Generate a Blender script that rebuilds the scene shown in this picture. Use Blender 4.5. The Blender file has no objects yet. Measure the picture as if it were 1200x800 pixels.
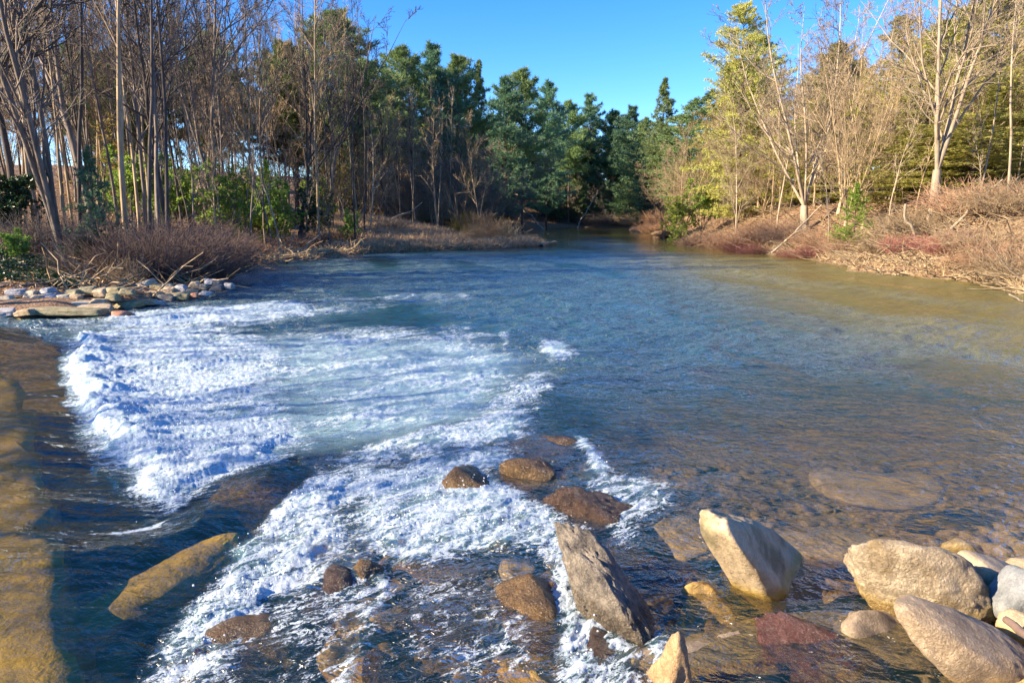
import bpy, bmesh, math, random
import numpy as np
from mathutils import Vector, Matrix, Euler
R = math.radians
sc = bpy.context.scene
col = sc.collection

# ---------------------------------------------------------------- camera, world, sun
CAMZ, PITCH, FPX = 2.4, R(10.48), 800.0
cam_d = bpy.data.cameras.new('camera'); cam = bpy.data.objects.new('camera', cam_d); col.objects.link(cam)
cam_d.sensor_width = 36; cam_d.lens = 24; cam_d.clip_end = 3000; cam_d.clip_start = 0.05
cam.location = (0, 0, CAMZ); cam.rotation_euler = (math.pi/2 - PITCH, 0, 0)
sc.camera = cam

SUN_EL, SUN_AZ = R(26), R(251)          # azimuth clockwise from +Y: the sun stands left, a little behind
world = bpy.data.worlds.new("World"); sc.world = world; world.use_nodes = True
wn = world.node_tree; wn.nodes.clear()
sky = wn.nodes.new('ShaderNodeTexSky'); sky.sky_type = 'NISHITA'; sky.sun_disc = False
sky.sun_elevation = SUN_EL; sky.sun_rotation = SUN_AZ; sky.air_density = 0.8; sky.dust_density = 0.0; sky.ozone_density = 3.5
hs = wn.nodes.new('ShaderNodeHueSaturation'); hs.inputs['Saturation'].default_value = 1.30; hs.inputs['Hue'].default_value = 0.511
bg = wn.nodes.new('ShaderNodeBackground'); bg.inputs['Strength'].default_value = 0.118
wo = wn.nodes.new('ShaderNodeOutputWorld')
wn.links.new(sky.outputs[0], hs.inputs['Color']); wn.links.new(hs.outputs[0], bg.inputs[0]); wn.links.new(bg.outputs[0], wo.inputs[0])
sun_d = bpy.data.lights.new('sun', 'SUN'); sun = bpy.data.objects.new('sun', sun_d); col.objects.link(sun)
sun_d.energy = 5.0; sun_d.angle = R(0.5); sun_d.color = (1.0, 0.82, 0.59)
sv = Vector((math.sin(SUN_AZ)*math.cos(SUN_EL), math.cos(SUN_AZ)*math.cos(SUN_EL), math.sin(SUN_EL)))
sun.rotation_euler = sv.to_track_quat('Z', 'Y').to_euler(); sun.location = (-30, -10, 30)
sc.view_settings.view_transform = 'Standard'; sc.view_settings.look = 'None'
sc.view_settings.exposure = 1.6; sc.view_settings.gamma = 1
sc.cycles.max_bounces = 6; sc.cycles.transparent_max_bounces = 8; sc.cycles.diffuse_bounces = 2; sc.cycles.glossy_bounces = 2
sc.cycles.caustics_reflective = False; sc.cycles.caustics_refractive = False
sc.cycles.use_denoising = True

# ---------------------------------------------------------------- helpers
CP, SP = math.cos(PITCH), math.sin(PITCH)
def at(px, py, z=0.0):
    """point of the place seen at photo position (px, py) on the level z"""
    a = (px-600)/FPX; b = (400-py)/FPX
    d = Vector((a, CP + b*SP, -SP + b*CP))
    t = (z-CAMZ)/d.z
    return Vector((a*t, d.y*t, z))
def xz(px, d, z=1.0):
    zc = d*CP + (CAMZ-z)*SP
    return (px-600)/FPX*zc
def zat(py, d):
    """height at distance d that shows at photo row py"""
    b = (400-py)/FPX
    return CAMZ + d*(-SP+b*CP)/(CP+b*SP)

def _hash(ix, iy, iz, seed):
    h = (ix.astype(np.int64)*374761393 + iy.astype(np.int64)*668265263 + iz.astype(np.int64)*2147483647 + seed*144269504) & 0xffffffff
    h = ((h ^ (h >> 13))*1274126177) & 0xffffffff
    h = ((h ^ (h >> 16))*2246822519) & 0xffffffff
    return (h ^ (h >> 15)) & 0xffffffff
def noise3(p, seed=0):
    """value-gradient noise, about -1..1, p (n,3)"""
    p = np.asarray(p, dtype=np.float64)
    i = np.floor(p).astype(np.int64); f = p - i
    u = f*f*f*(f*(f*6-15)+10)
    out = 0
    for dx in (0, 1):
        wx = u[:, 0] if dx else 1-u[:, 0]
        for dy in (0, 1):
            wy = u[:, 1] if dy else 1-u[:, 1]
            for dz in (0, 1):
                wz = u[:, 2] if dz else 1-u[:, 2]
                h = _hash(i[:, 0]+dx, i[:, 1]+dy, i[:, 2]+dz, seed)
                gx = (h & 1023)/511.5-1; gy = ((h >> 10) & 1023)/511.5-1; gz = ((h >> 20) & 1023)/511.5-1
                out = out + wx*wy*wz*(gx*(f[:, 0]-dx)+gy*(f[:, 1]-dy)+gz*(f[:, 2]-dz))
    return out*1.4
def fbm(p, oc=4, seed=0, gain=0.5, lac=2.03):
    a = 1.0; s = 0; n = 0
    for k in range(oc):
        s = s + a*noise3(np.asarray(p)*(lac**k), seed+k*17); n += a; a *= gain
    return s/n*1.3
def n2(x, y, s, seed=0, oc=3):
    return fbm(np.stack([x*s, y*s, np.full_like(x, 3.7)], 1), oc, seed)
def sstep(a, b, x):
    t = np.clip((x-a)/(b-a), 0, 1); return t*t*(3-2*t)

def mesh_np(name, v, f, smooth=True, mats=None):
    v = np.asarray(v, np.float32); f = np.asarray(f, np.int32)
    me = bpy.data.meshes.new(name)
    k = f.shape[1]
    me.vertices.add(len(v)); me.vertices.foreach_set('co', v.ravel())
    me.loops.add(f.size); me.loops.foreach_set('vertex_index', f.ravel())
    me.polygons.add(len(f)); me.polygons.foreach_set('loop_start', np.arange(0, f.size, k, dtype=np.int32))
    me.polygons.foreach_set('use_smooth', np.full(len(f), smooth))
    me.update(calc_edges=True)
    if mats:
        for m in mats: me.materials.append(m)
    return me
def ob(name, me, parent=None, loc=None):
    o = bpy.data.objects.new(name, me); col.objects.link(o)
    if parent is not None: o.parent = parent
    if loc is not None: o.location = loc
    return o
def tag(o, label=None, cat=None, group=None, kind=None):
    if label: o['label'] = label
    if cat: o['category'] = cat
    if group: o['group'] = group
    if kind: o['kind'] = kind
    return o
def empty(name, loc=(0, 0, 0), rz=0, s=1):
    o = bpy.data.objects.new(name, None); col.objects.link(o)
    o.location = loc; o.rotation_euler = (0, 0, rz); o.scale = (s, s, s) if not isinstance(s, (tuple, list)) else s
    o.empty_display_size = 0.3
    return o

# ---------------------------------------------------------------- materials
def newmat(name):
    m = bpy.data.materials.new(name); m.use_nodes = True
    nt = m.node_tree; nt.nodes.clear()
    return m, nt
class NT:
    def __init__(s, nt): s.nt = nt
    def n(s, t, **kw):
        nd = s.nt.nodes.new(t)
        for k, v in kw.items():
            if k.startswith('i_'):
                key = k[2:].replace('_', ' ')
                try: nd.inputs[key].default_value = v
                except KeyError: nd.inputs[int(k[2:])].default_value = v
            else: setattr(nd, k, v)
        return nd
    def l(s, a, b): s.nt.links.new(a, b)
    def ramp(s, fac, stops):
        r = s.nt.nodes.new('ShaderNodeValToRGB'); e = r.color_ramp.elements
        while len(e) < len(stops): e.new(0.5)
        for q, (p, c) in zip(e, stops):
            q.position = p; q.color = (*c, 1) if len(c) == 3 else c
        s.l(fac, r.inputs[0]); return r.outputs[0]
    def math(s, op, a, b=None, c=None, clamp=False):
        nd = s.nt.nodes.new('ShaderNodeMath'); nd.operation = op; nd.use_clamp = clamp
        for i, x in enumerate((a, b, c)):
            if x is None: continue
            if hasattr(x, 'links'): s.l(x, nd.inputs[i])
            else: nd.inputs[i].default_value = x
        return nd.outputs[0]
    def mix(s, fac, a, b, mode='MIX'):
        nd = s.nt.nodes.new('ShaderNodeMix'); nd.data_type = 'RGBA'; nd.blend_type = mode
        for i, x in ((0, fac), (6, a), (7, b)):
            if hasattr(x, 'links'): s.l(x, nd.inputs[i])
            elif i == 0: nd.inputs[0].default_value = x
            else: nd.inputs[i].default_value = (*x, 1)
        return nd.outputs[2]
    def mrange(s, x, a, b, c=0, d=1, smooth=True):
        nd = s.nt.nodes.new('ShaderNodeMapRange'); nd.interpolation_type = 'SMOOTHSTEP' if smooth else 'LINEAR'
        for i, y in ((0, x), (1, a), (2, b), (3, c), (4, d)):
            if hasattr(y, 'links'): s.l(y, nd.inputs[i])
            else: nd.inputs[i].default_value = y
        return nd.outputs[0]
    def out(s, sh, vol=None):
        o = s.nt.nodes.new('ShaderNodeOutputMaterial'); s.l(sh, o.inputs[0])

def bark_mat(name, c1, c2, scale=6, moss=None):
    m, nt = newmat(name); N = NT(nt)
    tc = N.n('ShaderNodeTexCoord'); mp = N.n('ShaderNodeMapping'); mp.inputs['Scale'].default_value = (1, 1, 0.18)
    N.l(tc.outputs['Object'], mp.inputs[0])
    nz = N.n('ShaderNodeTexNoise', i_Scale=scale, i_Detail=5.0, i_Roughness=0.7); N.l(mp.outputs[0], nz.inputs['Vector'])
    nz2 = N.n('ShaderNodeTexNoise', i_Scale=0.9, i_Detail=3.0); N.l(tc.outputs['Object'], nz2.inputs['Vector'])
    oi = N.n('ShaderNodeObjectInfo')
    c = N.ramp(nz.outputs[0], [(0.32, c1), (0.68, c2)])
    rnd = N.mrange(oi.outputs['Random'], 0, 1, 0.72, 1.28, False)
    hsv = N.n('ShaderNodeHueSaturation'); N.l(rnd, hsv.inputs['Value']); N.l(c, hsv.inputs['Color'])
    cc = hsv.outputs[0]
    if moss: cc = N.mix(N.mrange(nz2.outputs[0], 0.5, 0.66, 0, 0.8), cc, moss)
    p = N.n('ShaderNodeBsdfPrincipled', i_Roughness=0.9); N.l(cc, p.inputs['Base Color'])
    b = N.n('ShaderNodeBump', i_Strength=0.7, i_Distance=0.03); N.l(nz.outputs[0], b.inputs['Height']); N.l(b.outputs[0], p.inputs['Normal'])
    N.out(p.outputs[0]); return m
def leaf_mat(name, c1, c2, trans=0.3, scale=1.2, rough=0.6):
    m, nt = newmat(name); N = NT(nt)
    tc = N.n('ShaderNodeTexCoord'); oi = N.n('ShaderNodeObjectInfo')
    nz = N.n('ShaderNodeTexNoise', i_Scale=scale, i_Detail=4.0, i_Roughness=0.8); N.l(tc.outputs['Object'], nz.inputs['Vector'])
    c = N.ramp(nz.outputs[0], [(0.3, c1), (0.7, c2)])
    rnd = N.mrange(oi.outputs['Random'], 0, 1, 0.8, 1.2, False)
    rh = N.mrange(oi.outputs['Random'], 0, 1, 0.485, 0.515, False)
    hsv = N.n('ShaderNodeHueSaturation'); N.l(rnd, hsv.inputs['Value']); N.l(rh, hsv.inputs['Hue']); N.l(c, hsv.inputs['Color'])
    d = N.n('ShaderNodeBsdfPrincipled', i_Roughness=rough); N.l(hsv.outputs[0], d.inputs['Base Color'])
    t = N.n('ShaderNodeBsdfTranslucent'); N.l(hsv.outputs[0], t.inputs[0])
    mx = N.n('ShaderNodeMixShader', i_0=trans); N.l(d.outputs[0], mx.inputs[1]); N.l(t.outputs[0], mx.inputs[2])
    N.out(mx.outputs[0]); return m
def stone_mat(name, c1, c2, c3, scale=5, wet=0.05, moss=None, rough=0.8, bump=0.5, speck=0.5, stain=None):
    """c1/c2 mottled base, c3 speckle; wet dark band up to height wet over the water; algae colour moss at the waterline"""
    m, nt = newmat(name); N = NT(nt)
    tc = N.n('ShaderNodeTexCoord'); ge = N.n('ShaderNodeNewGeometry')
    sx = N.n('ShaderNodeSeparateXYZ'); N.l(ge.outputs['Position'], sx.inputs[0])
    v = ge.outputs['Position']
    a = N.n('ShaderNodeTexNoise', i_Scale=scale, i_Detail=6.0, i_Roughness=0.65); N.l(v, a.inputs['Vector'])
    b = N.n('ShaderNodeTexNoise', i_Scale=scale*14, i_Detail=3.0, i_Roughness=0.8); N.l(v, b.inputs['Vector'])
    d = N.n('ShaderNodeTexVoronoi', i_Scale=scale*9); N.l(v, d.inputs['Vector'])
    c = N.ramp(a.outputs[0], [(0.33, c1), (0.62, c2)])
    c = N.mix(N.mrange(b.outputs[0], 0.55, 0.68, 0, speck), c, c3)
    c = N.mix(N.mrange(b.outputs[0], 0.45, 0.32, 0, speck*0.6), c, tuple(min(1, x*1.35) for x in c2))
    cr = N.n('ShaderNodeTexNoise', i_Scale=scale*2.6, i_Detail=8.0, i_Roughness=0.7, i_Distortion=0.2); N.l(v, cr.inputs['Vector'])
    crk = N.math('ABSOLUTE', N.math('SUBTRACT', cr.outputs[0], 0.5))
    c = N.mix(N.mrange(crk, 0.0, 0.022, 0.35, 0), c, tuple(x*0.35 for x in c1))
    c = N.mix(N.mrange(cr.outputs[0], 0.52, 0.72, 0, 0.45), c, tuple(x*0.6 for x in c1))
    if stain:
        e = N.n('ShaderNodeTexNoise', i_Scale=scale*0.6, i_Detail=4.0); N.l(v, e.inputs['Vector'])
        c = N.mix(N.mrange(e.outputs[0], 0.53, 0.65, 0, 0.75), c, stain)
    zn = N.math('ADD', sx.outputs['Z'], N.math('MULTIPLY', N.math('SUBTRACT', a.outputs[0], 0.5), -0.22))
    if moss: c = N.mix(N.mrange(zn, wet+0.02, wet+0.12, 0.75, 0), c, moss)
    wetf = N.mrange(zn, wet, wet+0.05, 1, 0)
    c = N.mix(N.math('MULTIPLY', wetf, 0.6), c, (0.42, 0.36, 0.27), 'MULTIPLY')
    p = N.n('ShaderNodeBsdfPrincipled'); N.l(c, p.inputs['Base Color'])
    N.l(N.mrange(wetf, 0, 1, rough, 0.22, False), p.inputs['Roughness'])
    h = N.math('ADD', N.math('MULTIPLY', a.outputs[0], 1.0), N.math('MULTIPLY', b.outputs[0], 0.25))
    h = N.math('ADD', h, N.math('MULTIPLY', d.outputs['Distance'], -0.12)); h = N.math('ADD', h, N.math('MULTIPLY', N.mrange(crk, 0, 0.05, 0, 1), 0.08)); h = N.math('ADD', h, N.math('MULTIPLY', cr.outputs[0], 0.5))
    bp = N.n('ShaderNodeBump', i_Strength=bump, i_Distance=0.05); N.l(h, bp.inputs['Height']); N.l(bp.outputs[0], p.inputs['Normal'])
    N.out(p.outputs[0]); return m

# ground: leaf litter, sandy patches, olive bed under the water
def ground_mat():
    m, nt = newmat('leaf_litter_ground'); N = NT(nt)
    ge = N.n('ShaderNodeNewGeometry'); sx = N.n('ShaderNodeSeparateXYZ'); N.l(ge.outputs['Position'], sx.inputs[0])
    v = ge.outputs['Position']
    a = N.n('ShaderNodeTexNoise', i_Scale=0.35, i_Detail=6.0, i_Roughness=0.7); N.l(v, a.inputs['Vector'])
    b = N.n('ShaderNodeTexNoise', i_Scale=9.0, i_Detail=5.0, i_Roughness=0.8); N.l(v, b.inputs['Vector'])
    vo = N.n('ShaderNodeTexVoronoi', i_Scale=14.0, i_Randomness=1.0); N.l(v, vo.inputs['Vector'])
    c = N.ramp(b.outputs[0], [(0.3, (0.10, 0.055, 0.032)), (0.5, (0.30, 0.17, 0.09)), (0.7, (0.50, 0.33, 0.19))])
    c = N.mix(N.mrange(a.outputs[0], 0.4, 0.65, 0, 0.7), c, (0.30, 0.20, 0.115))
    hsv = N.n('ShaderNodeHueSaturation'); N.l(c, hsv.inputs['Color']); N.l(N.mrange(vo.outputs['Distance'], 0, 0.6, 1.25, 0.75), hsv.inputs['Value'])
    bed = N.ramp(b.outputs[0], [(0.3, (0.07, 0.055, 0.025)), (0.5, (0.24, 0.17, 0.08)), (0.72, (0.46, 0.33, 0.16))])
    c = N.mix(N.mrange(sx.outputs['Z'], -0.02, 0.07, 1, 0), hsv.outputs[0], bed)
    p = N.n('ShaderNodeBsdfPrincipled', i_Roughness=0.95); N.l(c, p.inputs['Base Color'])
    h = N.math('ADD', b.outputs[0], N.math('MULTIPLY', vo.outputs['Distance'], -0.5))
    bp = N.n('ShaderNodeBump', i_Strength=0.9, i_Distance=0.08); N.l(h, bp.inputs['Height']); N.l(bp.outputs[0], p.inputs['Normal'])
    N.out(p.outputs[0]); return m

def water_mat():
    m, nt = newmat('river_water'); N = NT(nt)
    ge = N.n('ShaderNodeNewGeometry'); v = ge.outputs['Position']
    def attr(nm):
        x = N.n('ShaderNodeAttribute', attribute_name=nm); return x
    foam = attr('foam').outputs['Fac']; chop = attr('chop').outputs['Fac']; aer = attr('aerated').outputs['Fac']; flow = attr('flow').outputs['Vector']
    # ripples that run with the flow coordinates
    def noise(sc_, det, rough, vec, dist=0.0, anis=(1, 1, 1)):
        mp = N.n('ShaderNodeMapping'); mp.inputs['Scale'].default_value = anis; N.l(vec, mp.inputs[0])
        x = N.n('ShaderNodeTexNoise', i_Scale=sc_, i_Detail=det, i_Roughness=rough, i_Distortion=dist); N.l(mp.outputs[0], x.inputs['Vector']); return x.outputs[0]
    r1 = noise(2.2, 4.0, 0.6, v, 0.4, (0.7, 1, 1)); r2 = noise(9.0, 3.0, 0.65, v, 0.6, (0.8, 1, 1))
    rip = N.math('ADD', r1, N.math('MULTIPLY', r2, 0.32))
    bmp = N.n('ShaderNodeBump', i_Strength=1.0); N.l(rip, bmp.inputs['Height']); N.l(N.mrange(chop, 0, 2, 0.008, 0.42, False), bmp.inputs['Distance'])
    # foam lace
    f1 = noise(2.4, 4.0, 0.55, flow, 1.2, (0.5, 1.3, 1)); f2 = noise(8.0, 4.0, 0.6, flow, 1.0, (0.6, 1.25, 1))
    def ridge(x, k): return N.math('SUBTRACT', 1.0, N.math('MULTIPLY', N.math('ABSOLUTE', N.math('SUBTRACT', x, 0.5)), k))
    f3 = noise(21.0, 4.0, 0.65, flow, 1.0, (0.7, 1.2, 1))
    lace = N.math('ADD', N.math('ADD', N.math('MULTIPLY', ridge(f1, 6.0), 0.34), N.math('MULTIPLY', ridge(f2, 6.0), 0.36)), N.math('MULTIPLY', ridge(f3, 6.0), 0.34))
    fine = noise(48.0, 4.0, 0.8, v, 0.5)
    lace = N.math('ADD', lace, N.math('MULTIPLY', N.math('SUBTRACT', fine, 0.5), 0.7))
    t = N.math('SUBTRACT', 1.27, N.math('MULTIPLY', foam, 0.80))
    mask = N.mrange(lace, N.math('SUBTRACT', t, 0.10), N.math('ADD', t, 0.16), 0, 1)
    mask = N.math('MULTIPLY', mask, N.mrange(foam, 0.03, 0.16, 0, 0.86))
    # clear water
    tr = N.n('ShaderNodeBsdfTransparent'); N.l(N.mix(N.mrange(attr('murk').outputs['Fac'], 0.1, 0.5, 0, 1), (0.86, 0.80, 0.60), (0.27, 0.31, 0.15)), tr.inputs[0])
    di = N.n('ShaderNodeBsdfDiffuse')
    px_ = N.n('ShaderNodeSeparateXYZ'); N.l(v, px_.inputs[0])
    silt_reflection = N.mix(aer, N.mix(N.mrange(px_.outputs['X'], 3.5, 10.0), (0.018, 0.105, 0.125), (0.165, 0.150, 0.022)), (0.30, 0.47, 0.50)); N.l(silt_reflection, di.inputs[0])  # sediment colour with sky blue midstream and golden bank reflection painted in at right
    murk = N.math('MAXIMUM', attr('murk').outputs['Fac'], N.math('MULTIPLY', aer, 0.88))
    mx1 = N.n('ShaderNodeMixShader'); N.l(murk, mx1.inputs[0]); N.l(tr.outputs[0], mx1.inputs[1]); N.l(di.outputs[0], mx1.inputs[2])
    gl = N.n('ShaderNodeBsdfGlossy'); N.l(N.mrange(chop, 0.3, 1.6, 0.05, 0.36, False), gl.inputs['Roughness']); gl.inputs[0].default_value = (1, 1, 1, 1); N.l(bmp.outputs[0], gl.inputs['Normal'])
    # Fresnel by Schlick, the same from both sides, so that sunlight reaches the bed
    dt = N.n('ShaderNodeVectorMath', operation='DOT_PRODUCT'); N.l(ge.outputs['Incoming'], dt.inputs[0]); N.l(bmp.outputs[0], dt.inputs[1])
    om = N.math('SUBTRACT', 1.0, N.math('ABSOLUTE', dt.outputs['Value']), clamp=True)
    frb = N.math('ADD', 0.028, N.math('MULTIPLY', 0.972, N.math('POWER', om, 3.6)), clamp=True)
    mx2 = N.n('ShaderNodeMixShader'); N.l(frb, mx2.inputs[0]); N.l(mx1.outputs[0], mx2.inputs[1]); N.l(gl.outputs[0], mx2.inputs[2])
    # foam body
    fb = N.math('ADD', N.math('ADD', f1, N.math('MULTIPLY', f2, 0.6)), N.math('MULTIPLY', fine, 0.3))
    bm2 = N.n('ShaderNodeBump', i_Distance=0.05, i_Strength=0.8); N.l(fb, bm2.inputs['Height'])
    fo = N.n('ShaderNodeBsdfPrincipled', i_Roughness=0.55); N.l(N.ramp(N.math('ADD', N.math('MULTIPLY', lace, 0.5), N.math('MULTIPLY', f2, 0.5)), [(0.38, (0.24, 0.37, 0.42)), (0.72, (0.60, 0.67, 0.70))]), fo.inputs['Base Color'])
    N.l(bm2.outputs[0], fo.inputs['Normal'])
    mx3 = N.n('ShaderNodeMixShader'); N.l(mask, mx3.inputs[0]); N.l(mx2.outputs[0], mx3.inputs[1]); N.l(fo.outputs[0], mx3.inputs[2])
    N.out(mx3.outputs[0]); return m

M = dict(
    ground=ground_mat(), water=water_mat(),
    bark_dark=bark_mat('dark_bark', (0.035, 0.028, 0.024), (0.13, 0.105, 0.085)),
    bark_grey=bark_mat('grey_bark', (0.08, 0.063, 0.05), (0.27, 0.22, 0.17)),
    bark_moss=bark_mat('mossy_bark', (0.03, 0.027, 0.02), (0.13, 0.11, 0.085), moss=(0.06, 0.09, 0.03)),
    bark_pale=bark_mat('pale_bark', (0.18, 0.14, 0.09), (0.48, 0.39, 0.27)),
    bark_tan=bark_mat('tan_bark', (0.20, 0.14, 0.08), (0.52, 0.39, 0.23)),
    bark_pine=bark_mat('pine_bark', (0.045, 0.032, 0.025), (0.17, 0.12, 0.085)),
    stem_purple=bark_mat('purple_brown_stems', (0.075, 0.048, 0.038), (0.22, 0.15, 0.115)),
    stem_red=bark_mat('red_stems', (0.16, 0.06, 0.05), (0.36, 0.15, 0.115)),
    stem_tan=bark_mat('tan_stems', (0.22, 0.12, 0.07), (0.47, 0.29, 0.17)),
    needle=leaf_mat('pine_needles', (0.07, 0.145, 0.06), (0.31, 0.40, 0.13)),
    needle_blue=leaf_mat('blue_green_needles', (0.055, 0.145, 0.10), (0.19, 0.33, 0.16)),
    needle_yel=leaf_mat('yellow_green_needles', (0.30, 0.30, 0.07), (0.62, 0.57, 0.17), 0.45),
    needle_brown=leaf_mat('bronze_needles', (0.16, 0.14, 0.05), (0.34, 0.27, 0.10)),
    leaf_green=leaf_mat('bright_green_leaves', (0.13, 0.24, 0.03), (0.38, 0.50, 0.08), 0.4),
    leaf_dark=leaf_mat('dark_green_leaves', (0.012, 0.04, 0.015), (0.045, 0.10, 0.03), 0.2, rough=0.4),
    leaf_yellow=leaf_mat('yellow_beech_leaves', (0.30, 0.22, 0.04), (0.5, 0.38, 0.07), 0.4),
    straw=leaf_mat('dry_straw', (0.38, 0.26, 0.14), (0.68, 0.52, 0.32), 0.3, 2.5),
    dead_leaf=leaf_mat('dead_leaves', (0.2, 0.1, 0.045), (0.55, 0.34, 0.18), 0.15, 5.0),
)

# ---------------------------------------------------------------- river outline (counter-clockwise not needed)
SH = [(-6, 0.6), (-12, 2.0), (-14.5, 8), (-14, 14)]
SH += [tuple(at(*p).xy) for p in [(-20, 374), (60, 372), (130, 364), (190, 354), (235, 345), (272, 338), (262, 327), (285, 314), (330, 309), (390, 303), (440, 297), (520, 294), (590, 292), (636, 289)]]
SH += [(2.9, 56), (1.5, 62), (-3, 72), (-10, 84), (-14, 100), (-6, 118), (4, 134), (14, 139), (22, 138), (25, 128)]
SH += [tuple(at(*p).xy) for p in [(735, 269), (768, 275), (800, 280), (835, 289), (870, 294), (935, 302), (975, 310), (1000, 318), (1060, 324), (1120, 329), (1165, 334), (1185, 344), (1220, 352)]]
SH += [(18, 15), (17, 9), (10, 5.6), (5.4, 4.6), (4.1, 4.1), (3.1, 3.2), (2.5, 2.2), (1.5, 1.2), (-1, 0.7)]
SH = np.array(SH)
def poly_sd(x, y, poly):
    """signed distance, negative inside"""
    n = len(poly); d = np.full(x.shape, 1e9); ins = np.zeros(x.shape, bool)
    for i in range(n):
        ax, ay = poly[i]; bx, by = poly[(i+1) % n]
        ex, ey = bx-ax, by-ay; L = ex*ex+ey*ey+1e-12
        t = np.clip(((x-ax)*ex+(y-ay)*ey)/L, 0, 1)
        d = np.minimum(d, (x-ax-t*ex)**2+(y-ay-t*ey)**2)
        c = ((ay > y) != (by > y)) & (x < (bx-ax)*(y-ay)/(by-ay+1e-12)+ax)
        ins ^= c
    d = np.sqrt(d); return np.where(ins, -d, d)
def height(x, y):
    x = np.asarray(x, float).ravel(); y = np.asarray(y, float).ravel()
    wob = n2(x, y, 0.35, 5)*0.5*np.clip(y/25, 0.15, 1)
    sd = poly_sd(x, y, SH) + wob
    out = np.maximum(sd, 0); ins = np.maximum(-sd, 0)
    bed = -0.12 - np.minimum(ins*0.28, 0.75) + n2(x, y, 0.9, 9)*0.10
    right = sstep(6, 11, x)*(1-sstep(95, 120, y))
    far = sstep(80, 115, y)
    lip = 0.30*sstep(0, 0.9, out)
    left_rise = 0.15*np.maximum(out-3.0, 0)
    left_rise = np.where(left_rise > 9, 9+(left_rise-9)*0.3, left_rise)
    right_rise = 2.5*sstep(0.3, 7.0, out) + 0.13*np.maximum(out-5, 0)
    right_rise = np.where(right_rise > 12, 12+(right_rise-12)*0.3, right_rise)
    far_rise = 0.24*np.maximum(out-1.0, 0); far_rise = np.minimum(far_rise, 9+0.04*far_rise)
    near = 1-sstep(6, 14, y)
    rise = left_rise*(1-right)*(1-far) + right_rise*right + far_rise*far*(1-right)
    rise = rise*(1-near) + near*np.minimum(0.45*out, 0.7+0.05*out)
    land = lip + rise + n2(x, y, 0.12, 21)*0.5*sstep(3, 14, out) + n2(x, y, 0.8, 23)*0.10*sstep(0.2, 2, out)
    w = sstep(-0.25, 0.25, sd)
    return bed*(1-w) + land*w
def hz(x, y): return float(height([x], [y])[0])
def sdist(x, y): return poly_sd(np.asarray(x, float), np.asarray(y, float), SH)

# terrain sheet: rings about the origin, to the horizon
def build_ground():
    ang = np.concatenate([np.linspace(-50, 50, 420, endpoint=False), np.linspace(50, 310, 150, endpoint=False)])
    a = np.radians(90-ang)
    r = np.concatenate([[0.02], np.geomspace(0.6, 230, 330), np.geomspace(260, 2500, 12)])
    rr, aa = np.meshgrid(r, a, indexing='ij')
    x = (rr*np.cos(aa)).ravel(); y = (rr*np.sin(aa)).ravel()
    z = height(x, y)
    nr, na = len(r), len(a)
    i = np.arange(nr-1)[:, None]; j = np.arange(na)[None, :]; j2 = (j+1) % na
    f = np.stack([(i*na+j), (i*na+j2), ((i+1)*na+j2), ((i+1)*na+j)], -1).reshape(-1, 4)
    me = mesh_np('ground', np.stack([x, y, z], 1), f[:, ::-1], True, [M['ground']])
    o = ob('ground', me); tag(o, kind='structure')
build_ground()

# ---------------------------------------------------------------- the river surface
def W(pts): return np.array([tuple(at(px, py).xy) for px, py in pts])
SMOOTH = W([(-160, 380), (20, 384), (70, 408), (66, 440), (92, 505), (122, 560), (172, 618), (232, 586), (300, 548), (352, 536), (356, 566), (300, 628), (246, 682), (190, 740), (140, 810), (120, 960), (-900, 960), (-900, 420)])
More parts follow.
